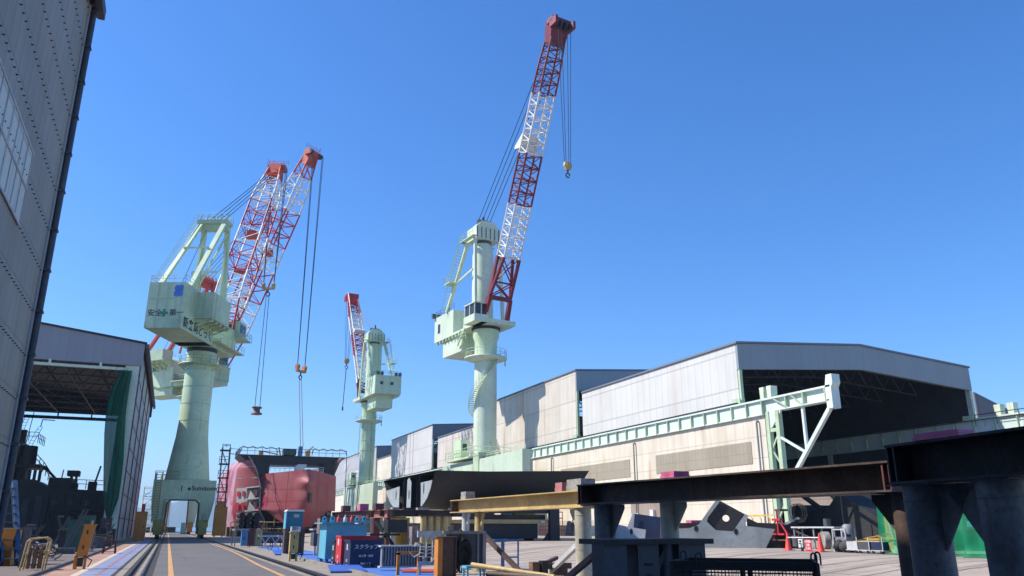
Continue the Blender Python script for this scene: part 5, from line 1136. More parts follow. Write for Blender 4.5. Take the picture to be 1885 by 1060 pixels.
mb = MB(); mb.bb((20.4, 57.5, 2.14), (27.0, 58.2, 2.5)); mb.build('packing', brown, t)
for i, (x, w_, mt_) in enumerate(((21.2, .5, lightgrey), (22.2, 1.0, yellow), (24.0, .7, lightgrey), (24.9, 1.7, yellow))):
    mb = MB(); mb.bb((x, 58.6, 2.5), (x+w_, 59.3, 2.78)); mb.build('packing', mt_, t)
t = thing('block_stand', 'dark steel stand with a flared foot beside the transporter', 'stand', (27.5, 57, .6))
mb = MB(); mb.bb((27.1, 56.8, .6), (27.9, 57.2, 3.1)); mb.build('post', hull_dark, t)
mb = MB(); mb.prism([(27.1, 56.95, .6), (26.5, 56.95, .6), (27.1, 56.95, 1.35)], (0, .06, 0)); mb.bb((26.4, 56.7, .58), (28.0, 57.3, .63)); mb.build('foot', hull_dark, t)
mb = MB(); mb.bb((21, 57.0, 2.6), (28.0, 57.3, 3.06)); mb.build('beam', hull_dark, t)
# ------------------------------------------------------------------ cable panel, post, railings in the middle foreground
t = thing('cable_rack', 'slate steel panel hung with black cable coils in front of the yellow trestle', 'cable panel', (9.4, 28, .2))
mb = MB(); mb.bb((9.25, 28.0, .28), (10.6, 28.08, 1.42)); mb.build('panel', slate, t)
mb = MB(); mb.bb((9.1, 27.95, 1.36), (10.7, 28.1, 1.46)); mb.bb((10.6, 27.9, .1), (10.72, 28.15, 1.46)); mb.bb((10.4, 27.94, .3), (10.46, 28.0, 1.4)); mb.build('frame', grey, t)
mb = MB(); mb.bb((8.25, 28.1, 1.33), (9.15, 28.2, 1.46)); mb.prism([(8.2, 28.08, 1.25), (8.4, 28.08, 1.25), (8.4, 28.08, 1.47), (8.2, 28.08, 1.47)], (0, .1, 0))
for x in (8.55, 8.78, 9.0): mb.prism([(x-.1, 28.1, 1.33), (x+.1, 28.1, 1.33), (x+.02, 28.1, 1.12), (x+.02, 28.1, .5), (x-.02, 28.1, .5), (x-.02, 28.1, 1.12)], (0, .06, 0))
mb.prism([(8.25, 28.1, .3), (9.1, 28.1, .3), (9.1, 28.1, .42), (8.9, 28.1, .55), (8.7, 28.1, .42), (8.5, 28.1, .58), (8.25, 28.1, .42)], (0, .06, 0)); mb.bb((8.28, 28.1, 0), (8.36, 28.2, .3)); mb.build('bracket_rack', lightgrey, t)
mb = MB()
for x in (8.25, 8.55, 8.85): mb.bb((x, 27.9, .45), (x+.09, 28.05, 1.02))
mb.build('terminal_strip', dark_steel, t)
mb = MB()
for z in (.62, .74, .86, .95): mb.path([(8.2, 27.88, z), (8.5, 27.86, z-.03), (8.95, 27.88, z+.02)], .018, 5)
mb.path([(8.0, 27.8, .95), (8.1, 27.8, 1.05), (8.25, 27.85, 1.0), (8.2, 27.8, .7), (8.0, 27.8, .6), (7.85, 27.8, .75)], .02, 5); mb.build('loose_cable', lightgrey, t)
def coil(label, x, z, w_, h, n, seed):
    rd = random.Random(seed); mb = MB()
    for k in range(n):
        a = rd.uniform(.6, 1); b_ = rd.uniform(.6, 1); ox = rd.uniform(-.05, .05); yy = 27.9-rd.uniform(0, .14)
        pts = [(x+ox+w_*a*math.cos(q*math.pi/9), yy+.02*math.sin(q), z-h*(1-b_)*.6+h*b_*math.sin(q*math.pi/9)*(1.0)) for q in range(19)]
        mb.path(pts, .022, 5)
    for k in range(7):
        xx = x+rd.uniform(-w_, w_); mb.path([(xx, 27.85, z-h*.6), (xx+rd.uniform(-.1, .1), 27.8, z-h*1.3), (xx+rd.uniform(-.15, .15), 27.75, .05)], .022, 5)
    o = mb.build('cable_coil', rubber); tag(o, label, 'cable coil', 'black cable coils on the slate panel'); return o
coil('smaller black cable coil beside the brown post on the slate panel', 9.42, .85, .16, .42, 16, 1)
coil('fuller black cable coil in the middle of the slate panel', 9.86, .76, .24, .5, 34, 2)
for x, lb in ((9.35, 'bent yellow cable hook over the slate panel, nearer the brown post'), (9.75, 'bent yellow cable hook over the middle of the slate panel')):
    mb = MB(); mb.path([(x-.06, 27.92, 1.3), (x-.06, 27.92, 1.48), (x, 27.92, 1.52), (x+.06, 27.92, 1.46), (x+.05, 27.92, 1.2), (x-.02, 27.92, 1.12)], .016, 6); tag(mb.build('cable_hook', timber), lb, 'hook', 'hooks on the slate panel')
t = thing('steel_post', 'short brown and orange H-section post in front of the cable panel', 'post', (8.2, 24.6, 0))
mb = MB(); mb.bb((7.85, 24.6, 0), (8.0, 24.98, 1.28)); mb.build('flange', orange, t)
mb = MB(); mb.bb((8.0, 24.65, 0), (8.42, 24.72, 1.28)); mb.bb((8.42, 24.6, 0), (8.46, 24.98, 1.28)); mb.build('web', brown, t)
mb = MB(); mb.bb((7.8, 24.55, 1.28), (8.5, 25.02, 1.31)); mb.build('cap_plate', brown, t)
t = thing('pipe_barrier', 'small orange-yellow pipe barrier between the grey rack and the brown post', 'barrier', (7.95, 28.3, 0))
mb = MB(); mb.bar((7.55, 28.2, 0), (7.55, 28.2, .74), .1); mb.bar((8.3, 28.2, 0), (8.3, 28.2, .74), .1); mb.build('leg', orange, t)
mb = MB(); mb.bar((7.5, 28.2, .72), (8.35, 28.2, .72), .1); mb.build('top_bar', orange, t)
t = thing('radiator_rack', 'grey ribbed radiator-like rack behind the orange barrier', 'rack', (8.3, 31.4, .1))
mb = MB(); mb.bb((7.65, 31.2, .86), (9.3, 31.6, .92)); mb.bb((7.65, 31.2, .1), (9.3, 31.6, .16)); mb.build('frame', lightgrey, t)
mb = MB()
for k in range(14): mb.bb((7.72+k*.115, 31.25, .16), (7.78+k*.115, 31.5, .86))
mb.build('fins', grey, t)
mb = MB()
for k in range(5): mb.tube((8.0+k*.1, 29.3+k*.35, .05), (9.3+k*.12, 28.6+k*.3, .05), .035, 6)
tag(mb.build('pipe_bundle', orange_red), 'thin orange-red pipes lying on the ground by the grey rack', 'pipes')
t = thing('scrap_heap', 'rusty brown pile of scrap plates behind the navy bin', 'scrap heap', (10.6, 40, 0))
rd = random.Random(4)
for k in range(16):
    x = 9.4+rd.random()*2.6; y = 38.6+rd.random()*3; z = rd.random()*1.2; mb = MB(); mb.box((x, y, .25+z*.6), (.9*rd.random()+.2, .6*rd.random()+.1, .06+.3*rd.random()), rd.random()*3); mb.build('scrap_piece', rd.choice([brown, ochre, slate, timber, grey, oxide]), t)
t = thing('steel_box', 'ochre rusty tray box between the navy bin and the grey rack', 'box', (9.2, 35.5, .1))
mb = MB(); mb.prism([(8.65, 35, .12), (9.9, 35, .12), (10.1, 35, .5), (8.6, 35, .5)], (0, 1, 0)); mb.build('body', paint('mud_brown', (.22, .13, .05), .7, .3, .2), t)
mb = MB(); mb.bb((8.55, 34.95, .5), (10.15, 36.05, .54)); mb.build('rim', brown, t)
t = thing('winch_frame', 'dark angled frame with a brace between the navy bin and the fat yellow tube', 'frame', (11.2, 45, 0))
mb = MB(); mb.bar((10.4, 44, .1), (11.6, 45.5, 1.9), .16); mb.bar((11.9, 44, .1), (10.8, 45.5, 1.9), .16); mb.bar((10.3, 44.6, 1.2), (12.0, 44.6, 1.2), .12); mb.bb((11.2, 44.3, 1.3), (12.3, 45.3, 2.0)); mb.build('frame', dark_steel, t)
mb = MB(); mb.prism([(11.75, 46, .3), (12.15, 46, .3), (12.05, 46, 1.6), (11.95, 46, 1.9), (11.85, 46, 1.4)], (0, .08, 0)); mb.build('torn_plate', lightgrey, t)
t = thing('patched_block', 'weathered grey steel block between the fat yellow tube and the cable panel', 'steel block', (14.9, 50, 0))
mb = MB(); mb.bb((14.1, 49.6, .2), (16.8, 51, 1.75)); mb.build('body', paint('scabby_grey', (.23, .2, .2), .8, .35, .35, rustcol=(.05, .04, .04), scale=1.2), t)
mb = MB(); mb.bb((14.0, 49.5, 1.75), (17.2, 51.1, 1.83)); mb.build('top_plate', dark_steel, t)
# blue handrail
t = thing('handrail', 'blue tubular handrail standing on the yard behind the cable panel', 'handrail', (11.8, 29, 0))
mb = MB(); mb.tube((11.85, 29, 0), (11.85, 29, 1.1), .045, 8); mb.build('post', blue, t); MB().tube((12.5, 29.1, 0), (12.5, 29.1, 1.1), .035, 8).build('post', blue, t); MB().tube((12.35, 30.4, 0), (12.35, 30.4, 1.1), .035, 8).build('post', blue, t)
mb = MB(); mb.tube((10.95, 28.9, 1.1), (11.85, 29, 1.1), .05, 8); mb.path([(11.85, 29, 1.12), (12.5, 29.1, 1.12)], .035, 8); mb.tube((11.0, 30.3, 1.12), (12.35, 30.4, 1.12), .03, 8); mb.tube((11.85, 29, .5), (12.5, 29.1, .5), .03, 8); mb.tube((12.5, 29.1, 1.1), (12.35, 30.4, 1.1), .03, 8); mb.build('rail', blue, t)
mb = MB(); mb.bb((11.7, 28.8, .0), (12.6, 29.3, .05)); mb.build('base_plate', sky_blue, t)
t = thing('steel_stool', 'light blue steel stool under the black cable ends', 'stool', (9.6, 26.2, 0))
mb = MB(); mb.bb((9.3, 26, .28), (10.0, 26.5, .36)); mb.build('seat', sky_blue, t)
for dx in (.03, .62):
    for dy in (.03, .42): 
        mb = MB(); mb.bb((9.3+dx, 26+dy, 0), (9.36+dx, 26.06+dy, .28)); mb.build('leg', sky_blue, t)
# logs and timbers
mb = MB(); mb.tube((9.35, 25.6, .42), (10.9, 22.6, .16), .075, 10); tag(mb.build('pole', ochre), 'ochre-tipped round pole lying toward the brace feet', 'pole', 'poles on the ground')
mb = MB(); mb.tube((9.5, 24.6, .18), (11.2, 22.2, .12), .09, 10); tag(mb.build('pole', brown), 'dark brown pole lying beside the ochre-tipped one', 'pole', 'poles on the ground')
for i, (a, b, mt_) in enumerate((((10.9, 24.2, 0), (11.15, 24.5, .52), timber), ((11.2, 24.1, 0), (11.4, 24.4, .56), dark_steel), ((11.4, 24.2, .3), (12.3, 24.5, .48), brown), ((11.4, 24.7, .02), (12.4, 25.0, .28), timber))):
    mb = MB(); mb.bb(a, b); tag(mb.build('timber_offcut', mt_), ('upright brown timber offcut in front of the trestle brace', 'upright black offcut beside the brown one', 'dark plank lying across the offcuts', 'low brown timber under the dark plank')[i], 'timber', 'timber offcuts by the trestle')
mb = MB(); mb.bar((11.5, 24.4, .5), (12.1, 24.9, .62), .12, .1); tag(mb.build('timber_offcut', oxide), 'reddish timber lying on top of the dark plank', 'timber', 'timber offcuts by the trestle')

# ------------------------------------------------------------------ near stand with a wide top plate, and the mesh basket
t = thing('pedestal_stand', 'slate pedestal stand of box legs under one wide black plate', 'stand', (8.3, 13, 0))
mb = MB(); mb.bb((7.12, 12.72, 1.3), (9.45, 13.7, 1.39)); mb.build('top_plate', dark_steel, t)
for x0, x1 in ((7.12, 7.6), (7.83, 8.27)):
    mb = MB(); mb.bb((x0, 12.78, 0), (x1, 13.2, 1.3)); lg = mb.build('leg', slate, t)
    if x0 > 7.5:
        lettering('MOSE', .07, (x0+.12, 12.77, .92), (1, 0, 0), (0, 0, 1), black, lg, thick=.008); lettering('30T', .09, (x0+.14, 12.77, .72), (1, 0, 0), (0, 0, 1), black, lg, thick=.008)
MB().tube((8.55, 13.0, 0), (8.55, 13.0, 1.3), .14, 16).build('leg', slate, t); MB().bb((8.72, 12.8, 0), (9.3, 13.3, 1.3)).build('leg', slate, t)
mb = MB(); mb.bar((7.6, 12.95, .75), (8.0, 12.95, .2), .1); mb.bar((8.27, 12.95, .8), (8.5, 12.95, 1.2), .1); mb.build('brace', dark_steel, t)
t = thing('mesh_basket', 'black steel mesh scrap basket with lifting loops, before the pedestal stand', 'basket', (8.2, 9.9, 0))
B = [(6.72, 10.05), (7.62, 10.95), (9.0, 9.7), (8.15, 8.75)]   # rim corners
zr = 1.13
mb = MB()
for i in range(4):
    a, b = B[i], B[(i+1) % 4]; mb.bar((a[0], a[1], zr-.05), (b[0], b[1], zr-.05), .04, .12); mb.bar((a[0], a[1], .12), (b[0], b[1], .12), .04, .1); mb.bar((a[0], a[1], .05), (a[0], a[1], zr), .06, .06)
    m_ = ((a[0]+b[0])/2, (a[1]+b[1])/2); mb.bar((m_[0], m_[1], .1), (m_[0], m_[1], zr), .05, .05)
mb.build('frame', paint('black_brown_steel', (.03, .024, .021), .7, .3, .2, rustcol=(.07, .04, .03)), t)
for i in range(4):
    a, b = B[i], B[(i+1) % 4]; mb = MB(); d = Vector((b[0]-a[0], b[1]-a[1], 0)); L = d.length; d.normalize(); n_ = int(L/.05)
    for k in range(n_):
        p = Vector((a[0], a[1], 0))+d*(k*.05)
        mb.tube(p+Vector((0, 0, .12)), p+Vector((0, 0, zr-.1)), .006, 4, cap=False)
    for k in range(16): z = .16+k*.055; mb.tube((a[0], a[1], z), (b[0], b[1], z), .006, 4, cap=False)
    mb.build('mesh_panel', dark_steel, t)
for (x, y) in ((7.35, 10.68), (8.75, 9.35), (7.0, 9.8), (8.4, 9.05)):
    mb = MB(); mb.path([(x-.05, y, zr-.06)]+[(x-.05*math.cos(q*math.pi/6), y, zr+.07+.05*math.sin(q*math.pi/6)) for q in range(7)]+[(x+.05, y, zr-.06)], .013, 6); mb.build('lifting_loop', dark_steel, t)
mb = MB(); mb.add([(p[0], p[1], .15) for p in B], [(0, 1, 2, 3)]); mb.build('floor_plate', brown, t)

# ------------------------------------------------------------------ cut plate pieces on the yard
def cut(name, label, p0, d, outline, mat, thick, holes=(), z0=0):
    dv = Vector((d[0], d[1], 0)).normalized(); n_ = Vector((dv.y, -dv.x, 0))
    if n_.y > 0: n_ = -n_
    return [Vector((p0[0], p0[1], 0))+dv*u+Vector((0, 0, z)) for u, z in outline], n_
def disc(p0, d, u, z, ru, rz_, off, mat, parent, name='hole'):
    pts, n_ = cut('', '', p0, d, [(u+ru*math.cos(k*math.pi/8), z+rz_*math.sin(k*math.pi/8)) for k in range(16)], mat, 0)
    mb = MB(); mb.prism([p+n_*off for p in pts], n_*.01); return mb.build(name, mat, parent)
p0 = (27.15, 32.7); d = (-.78, .62)
t = thing('cut_plate_block', 'grey cut hull piece with two pointed fingers and a round hole, on the yard', 'steel piece', (26, 33.5, .6))
o1 = [(4.21, .62), (4.15, 1.65), (4.02, 1.65), (3.97, 1.52), (3.43, 1.55), (2.98, 1.73), (2.05, 2.9), (1.83, 2.87), (2.5, 2.07), (2.56, 1.86), (2.16, 1.45), (1.33, 1.39), (.67, 2.23), (.51, 2.15), (.69, 1.77), (.66, 1.65), (-.69, 1.5), (-.18, .6)]
pts, n_ = cut('', '', p0, d, o1, None, 0); mb = MB(); mb.prism(pts, -n_*.06); fp = mb.build('front_plate', grey_primer, t)
for u, z in ((3.12, 1.52), (1.18, 1.38)): disc(p0, d, u, z, .1, .15, .004, black, fp, 'slot')
# dark plate behind with a real round hole
ring = [(1.80, 2.89), (.80, 2.23), (1.25, 1.3), (2.2, 1.35), (2.62, 1.86), (1.97, 1.99)]
hc = (1.62, 2.02); nseg = 24
def ray_poly(ang, poly):
    dx, dy = math.cos(ang), math.sin(ang); best = None
    for (x1, y1), (x2, y2) in zip(poly, poly[1:]+poly[:1]):
        ex, ey = x2-x1, y2-y1; den = dx*ey-dy*ex
        if abs(den) < 1e-9: continue
        s_ = ((x1-hc[0])*ey-(y1-hc[1])*ex)/den; q = ((x1-hc[0])*dy-(y1-hc[1])*dx)/den
        if s_ > 0 and -1e-6 <= q <= 1+1e-6 and (best is None or s_ < best): best = s_
    return best or .3
ring = [(1.84, 2.88), (.62, 2.18), (1.2, 1.25), (2.3, 1.25), (2.75, 1.8)]
angs = sorted(set([2*math.pi*k/nseg for k in range(nseg)] + [math.atan2(y-hc[1], x-hc[0]) % (2*math.pi) for x, y in ring]))
outer = [(hc[0]+ray_poly(a, ring)*math.cos(a), hc[1]+ray_poly(a, ring)*math.sin(a)) for a in angs]
inner = [(hc[0]+.17*math.cos(a), hc[1]+.16*math.sin(a)) for a in angs]
po, n_ = cut('', '', p0, d, outer, None, 0); pi, _ = cut('', '', p0, d, inner, None, 0); m_ = len(angs)
mb = MB(); vs = [p-n_*.1 for p in po]+[p-n_*.1 for p in pi]+[p-n_*.14 for p in po]+[p-n_*.14 for p in pi]
mb.add(vs, [(k, (k+1) % m_, m_+(k+1) % m_, m_+k) for k in range(m_)]+[(2*m_+k, 3*m_+k, 3*m_+(k+1) % m_, 2*m_+(k+1) % m_) for k in range(m_)]+[(m_+k, m_+(k+1) % m_, 3*m_+(k+1) % m_, 3*m_+k) for k in range(m_)]); mb.build('holed_plate', hull_dark, t)
pts, n_ = cut('', '', p0, d, [(.62, 2.07), (.12, 1.81), (-1.18, 1.75), (-1.85, 2.06), (-1.72, .62), (-.1, .62), (.6, 1.0)], None, 0); mb = MB(); mb.prism([p-n_*.35 for p in pts], -n_*.9); mb.build('rear_body', hull_dark, t)
pts, n_ = cut('', '', p0, d, [(-1.1, 1.77), (-1.86, 2.08), (-1.95, 2.0), (-1.2, 1.68)], None, 0); mb = MB(); mb.prism([p-n_*.3 for p in pts], -n_*.05); mb.build('edge_strip', lightgrey, t)
p1 = (36.58, 56.11)
t = thing('cut_plate_block', 'pale streaked plate piece with dark box behind, between the trestle posts', 'steel piece', (35.5, 57, .6))
pts, n_ = cut('', '', p1, d, [(4.6, .62), (4.55, 2.0), (2.43, 1.6), (1.17, 1.39), (1.29, .62)], None, 0); mb = MB(); mb.prism(pts, -n_*.06); fp = mb.build('front_plate', lightgrey, t)
disc(p1, d, 2.35, 1.25, .12, .24, .004, black, fp, 'slot')
pts, n_ = cut('', '', p1, d, [(2.17, 2.66), (.0, 2.36), (.1, .62), (1.35, .62), (2.3, 1.5)], None, 0); mb = MB(); mb.prism([p-n_*.5 for p in pts], -n_*1.2); mb.build('dark_box', navy, t)
pts, n_ = cut('', '', p1, d, [(2.7, 1.6), (2.2, 1.55), (2.05, 2.7), (2.2, 2.7)], None, 0); mb = MB(); mb.prism([p-n_*.3 for p in pts], -n_*.05); mb.build('upright_flange', lightgrey, t)
mb = MB(); mb.bb((30.2, 44.0, .6), (33.5, 45.2, 1.75)); mb.bb((30, 43.8, 1.75), (33.8, 45.4, 1.85)); tag(mb.build('low_block', brown), 'low dark steel block with a flat top behind the grey cut piece', 'steel block')
mb = MB(); mb.bb((31.2, 44.2, 1.85), (32.1, 44.8, 2.02)); tag(mb.build('timber_block', magenta), 'reddish block lying on the low dark steel block', 'block', 'blocks on the trestle beams')

# ------------------------------------------------------------------ cones, notices, carts, net on the right
def cone(x, y, label):
    t = thing('traffic_cone', label, 'traffic cone', (x, y, gz(x)), 'red cones by the notices'); z = gz(x)
    mb = MB(); mb.lathe((x, y, z+.03), [(.17, 0), (.14, .06), (.035, .7), (.03, .72)], 20); mb.build('body', cone_red, t)
    mb = MB(); mb.box((x, y, z+.018), (.4, .4, .036)); mb.build('base', cone_red, t); return t
k1 = cone(25.74, 29.23, 'red cone beside the small white notice')
k2 = copy_tree(k1); k2.location = (25.3, 26.8, gz(25.3)); k2['label'] = 'red cone between the red notice and the hose reel'
z = .6
mb = MB(); mb.tube((25.72, 29.2, z+.55), (25.32, 26.85, z+.57), .025, 8); tag(mb.build('cone_bar', white), 'white bar lying across from one red cone to the other', 'bar')
def notice(label, y, w_, h, mat, lines, lm):
    x = 25.3+(y-26.8)*.18-.05; t = thing('notice', label, 'notice', (x, y, z), 'notices hung on the cone bar')
    a = Vector((x, y+w_/2, z+.5-h)); xd_ = Vector((-.17, -1, 0)).normalized()
    mb = MB(); mb.prism([a, a+xd_*w_, a+xd_*w_+Vector((0, 0, h)), a+Vector((0, 0, h))], (.012, 0, 0)); bd = mb.build('board', mat, t)
    zz = h-.02
    for s_, q in lines:
        zz -= q*1.25; lettering(s_, q, a+xd_*(w_/2)+Vector((-.012, 0, zz)), xd_, (0, 0, 1), lm, t, align='CENTER', thick=.006)
    return t
notice('small white notice hanging between the red cones', 28.15, .3, .34, white, [('注意', .1), ('立入禁止', .06)], black)
notice('red notice with white writing hanging between the red cones', 27.55, .46, .62, bin_red, [('火気厳禁', .11), ('注意', .12), ('立入禁止', .1)], white_letter)
mb = MB(); mb.tube((25.5, 28.1, z), (25.5, 28.1, z+.3), .06, 8); tag(mb.build('bollard', dark_steel), 'short dark stub post below the small white notice', 'post')
t = thing('hose_reel', 'beige hose reel with machinery on a stand beside a red cone', 'hose reel', (26.3, 27.0, z))
mb = MB(); mb.tube((26.0, 27.4, z+.45), (26.25, 27.3, z+.45), .36, 20); mb.build('reel', pale_timber, t)
mb = MB(); mb.bb((26.1, 26.1, z+.1), (26.6, 26.8, z+.6)); mb.lathe((26.4, 26.3, z+.7), [(.22, 0), (.22, .35), (.12, .42)], 12); mb.build('machine', grey, t)
mb = MB(); 
for dx, dy in ((0, 0), (.5, 0), (0, -.7), (.5, -.7)): mb.bar((26.05+dx, 26.8+dy, z), (26.05+dx, 26.8+dy, z+.95), .05)
mb.bar((26.05, 26.8, z+.9), (26.05, 26.1, z+.9), .05); mb.build('frame', lightgrey, t)
t = thing('work_bench', 'long grey workbench with clutter behind the red cones', 'bench', (28.5, 30.3, z))
mb = MB(); mb.bb((28.1, 28.8, z+.95), (28.8, 31.6, z+1.02)); mb.build('top', lightgrey, t)
mb = MB()
for y in (28.9, 30.2, 31.5): mb.bar((28.2, y, z), (28.2, y, z+.95), .06); mb.bar((28.7, y, z), (28.7, y, z+.95), .06)
mb.build('leg', grey, t)
mb = MB(); mb.bar((28.05, 28.9, z+.1), (28.05, 31.2, z+.8), .05); mb.lathe((28.1, 31.3, z+.1), [(.2, 0), (.2, .5)], 10); mb.lathe((28.3, 29.4, z+1.02), [(.16, 0), (.16, .35)], 10); mb.build('clutter', slate, t)
t = thing('jack_stand', 'red steel jack frame on a low brown trestle by the workbench', 'jack', (28.0, 32.4, z))
mb = MB(); mb.bar((27.8, 32.8, z+.7), (28.0, 32.5, z+1.35), .07); mb.bar((28.1, 31.9, z+.7), (28.0, 32.3, z+1.35), .07); mb.bb((27.8, 31.8, z+.62), (28.2, 32.9, z+.7)); mb.bb((27.9, 32.1, z+1.3), (28.1, 32.7, z+1.4)); mb.bar((28, 32.4, z+.7), (28, 32.4, z+1.8), .06); mb.build('frame', bin_red, t)
mb = MB(); mb.bb((27.8, 31.5, z+.35), (28.3, 33.2, z+.42)); mb.bar((27.9, 31.6, z), (27.9, 31.6, z+.35), .06); mb.bar((27.9, 33.1, z), (27.9, 33.1, z+.35), .06); mb.build('stand', brown, t); MB().bb((27.7, 31.8, z+1.75), (28.2, 32.2, z+1.85)).build('head_plate', brown, t)
mb = MB(); 
for k in range(3): mb.path([(28.6, 31.4+.45*math.cos(q*math.pi/8)+.15*k, z+1.7+.4*math.sin(q*math.pi/8)) for q in range(17)], .02, 5)
mb.path([(28.6, 30.9, z+1.6), (28.6, 31.2, z+1.25), (28.6, 32, z+1.2)], .02, 5); tag(mb.build('cable_coil', rubber), 'thin black cable loop hanging behind the red jack frame', 'cable')
cabinet('control_cabinet', 'bright yellow-orange cabinet beside the workbench in the open hall', (28.75, 25.9, .6), (29.35, 26.5, 2.3), yellow, yellow)
t = thing('guard_rail_frame', 'yellow tube guard frame lying behind the grey carts', 'frame', (27.5, 26, z))
mb = MB(); mb.path([(26.4, 26.1, z+.42), (28.6, 26.2, z+.72), (27.6, 23.2, z+.78), (25.7, 23.9, z+.42), (26.4, 26.1, z+.42)], .035, 6); mb.tube((27.0, 26.1, z+.5), (26.9, 23.6, z+.55), .03, 6); mb.tube((27.9, 26.1, z+.6), (26.5, 23.8, z+.5), .03, 6); mb.tube((26.4, 26.1, z), (26.4, 26.1, z+.42), .03, 6); mb.tube((25.7, 23.9, z), (25.7, 23.9, z+.42), .03, 6); mb.build('tube', yellow, t)
def cart(label, x, y, mat):
    t = thing('hand_cart', label, 'cart', (x, y, z), 'small carts beside the net')
    mb = MB(); mb.bb((x, y, z+.14), (x+.35, y+.55, z+.44)); mb.build('bin', mat, t)
    mb = MB(); mb.bb((x-.03, y-.03, z+.1), (x+.38, y+.58, z+.14)); mb.bar((x-.02, y-.02, z+.1), (x-.02, y-.02, z+.62), .03); mb.build('frame', lightgrey, t)
    for dy in (.08, .47):
        mb = MB(); mb.tube((x-.03, y+dy, z+.06), (x+.02, y+dy, z+.06), .06, 10); mb.build('wheel', rubber, t)
cart('light grey bin cart next to the dark sack', 25.5, 25.0, lightgrey); cart('slate bin cart, middle of the three beside the net', 25.45, 24.35, slate); cart('slate bin cart beside the white pole', 25.4, 23.65, navy)
mb = MB()
def sackP(a, b): return (25.9+.3*math.sin(a*math.pi)*math.cos(b*2*math.pi), 25.9+.38*math.sin(a*math.pi)*math.sin(b*2*math.pi), z+.25+.25*math.cos(a*math.pi)+.03*math.sin(b*14))
mb.grid(sackP, 12, 20); tag(mb.build('sack', cloth_grey), 'bulging dark blue-grey sack next to the light grey bin cart', 'sack')
mb = MB()
def sackQ(a, b): return (26.0+.25*math.sin(a*math.pi)*math.cos(b*2*math.pi), 26.45+.25*math.sin(a*math.pi)*math.sin(b*2*math.pi), z+.24+.24*math.cos(a*math.pi)+.03*math.sin(b*11))
mb.grid(sackQ, 12, 20); tag(mb.build('sack', rubber), 'black round sack beside the hose reel', 'sack')
mb = MB(); mb.tube((27.2, 24.6, z), (27.0, 24.9, z+2.6), .07, 10); mb.tube((27.2, 24.6, z), (27.2, 24.6, z+.12), .2, 12); tag(mb.build('pole', white), 'leaning white pole beside the green net curtain', 'pole')
def gnet(a, b):
    y = 24.0-5.6*a; x = 25.6-.1*a
    zt = 2.55 if a > .25 else 2.75 - .2*a
    zz = z+.02+(zt)*b
    fold = .12*math.sin(a*23+b*2)+.05*math.sin(a*51)
    if b < .1: return (x-.25*(1-b*10)+fold*2, y, z+.03+.12*abs(math.sin(a*31))*b*10)
    return (x+fold, y, zz)
mb = MB(); mb.grid(gnet, 60, 24); tag(mb.build('safety_net', net_green), 'bright green net curtain standing behind the near-black trestle', 'net')
t = thing('yellow_machine', 'yellow machine with dark lower body seen through the green net', 'machine', (27.6, 20.8, z))
for y0, y1 in ((22.1, 22.7), (19.9, 20.4), (19.2, 19.6)):
    mb = MB(); mb.bb((27.2, y0, z+.95), (28.2, y1, z+1.75)); mb.build('panel', yellow, t)
mb = MB(); mb.bb((27.1, 19.0, z+.2), (28.4, 22.8, z+.9)); mb.build('body', dark_steel, t)
mb = MB(); mb.bb((27.3, 19.0, z+.9), (28.4, 22.8, z+1.0)); mb.bar((27.3, 21.6, z+.9), (27.3, 21.4, z+2.4), .08); mb.build('frame', slate, t)
t = thing('truck', 'pale blue truck cab top behind the green net', 'truck', (33, 24.5, z))
mb = MB(); mb.bb((32.0, 22.5, z+.5), (34.0, 26.5, z+2.35)); mb.build('body', sky_blue, t)
mb = MB(); mb.bb((31.96, 22.8, z+1.3), (32.0, 26.2, z+1.9)); mb.build('window', glass, t)
for y in (23.2, 25.8):
    mb = MB(); mb.tube((31.9, y, z+.45), (32.2, y, z+.45), .45, 16); mb.build('wheel', rubber, t)
# yellow trolleys and racks by the hall wall, worker
t = thing('pipe_rack', 'yellow arched pipe rack by the hall wall behind the cut piece', 'rack', (38.5, 46, z))
mb = MB()
for k in range(3):
    y = 45.0+k*.9; mb.path([(38, y-.3, z+.9), (38, y-.3, z+1.55), (38, y-.1, z+1.75), (38, y+.5, z+1.75)], .04, 6)
mb.bar((38, 44.4, z+1.78), (38, 47.6, z+1.78), .07); mb.build('arch', yellow, t)
mb = MB(); mb.bb((37.7, 41.6, z+.9), (38.4, 47.5, z+1.02)); mb.bb((37.8, 42, z), (37.95, 42.15, z+.9)); mb.bb((37.8, 47, z), (37.95, 47.15, z+.9)); mb.build('bed', yellow, t)
t = thing('barrier_fence', 'orange-red barrier fence along the hall wall behind the worker', 'fence', (44, 88, z))
mb = MB(); mb.rail([(44.2, 96, z), (44.2, 86.6, z)], 1.15, .5, .05); mb.rail([(44.2, 92, z+1.15), (44.2, 89.2, z+1.15)], 1.6, 1.0, .06); mb.build('rails', orange_red, t)
mb = MB(); mb.lathe((44.0, 87.0, z), [(.55, 0), (.25, 1.6), (.1, 1.7)], 12); tag(mb.build('tarp_bundle', slate), 'dark draped bundle between the orange fence and the worker', 'bundle')
mb = MB(); mb.bb((45.93, 68.8, .6), (45.99, 76.0, 4.2)); t = mb.build('shutter_door', brown_clad, hall)
mb = MB(); mb.bb((45.7, 74.2, 1.4), (45.93, 75.6, 3.0)); mb.build('notice_board', lightgrey, t)
mb = MB(); mb.bb((45.6, 71.2, 2.6), (45.93, 71.8, 3.3)); mb.build('lamp', white, t)
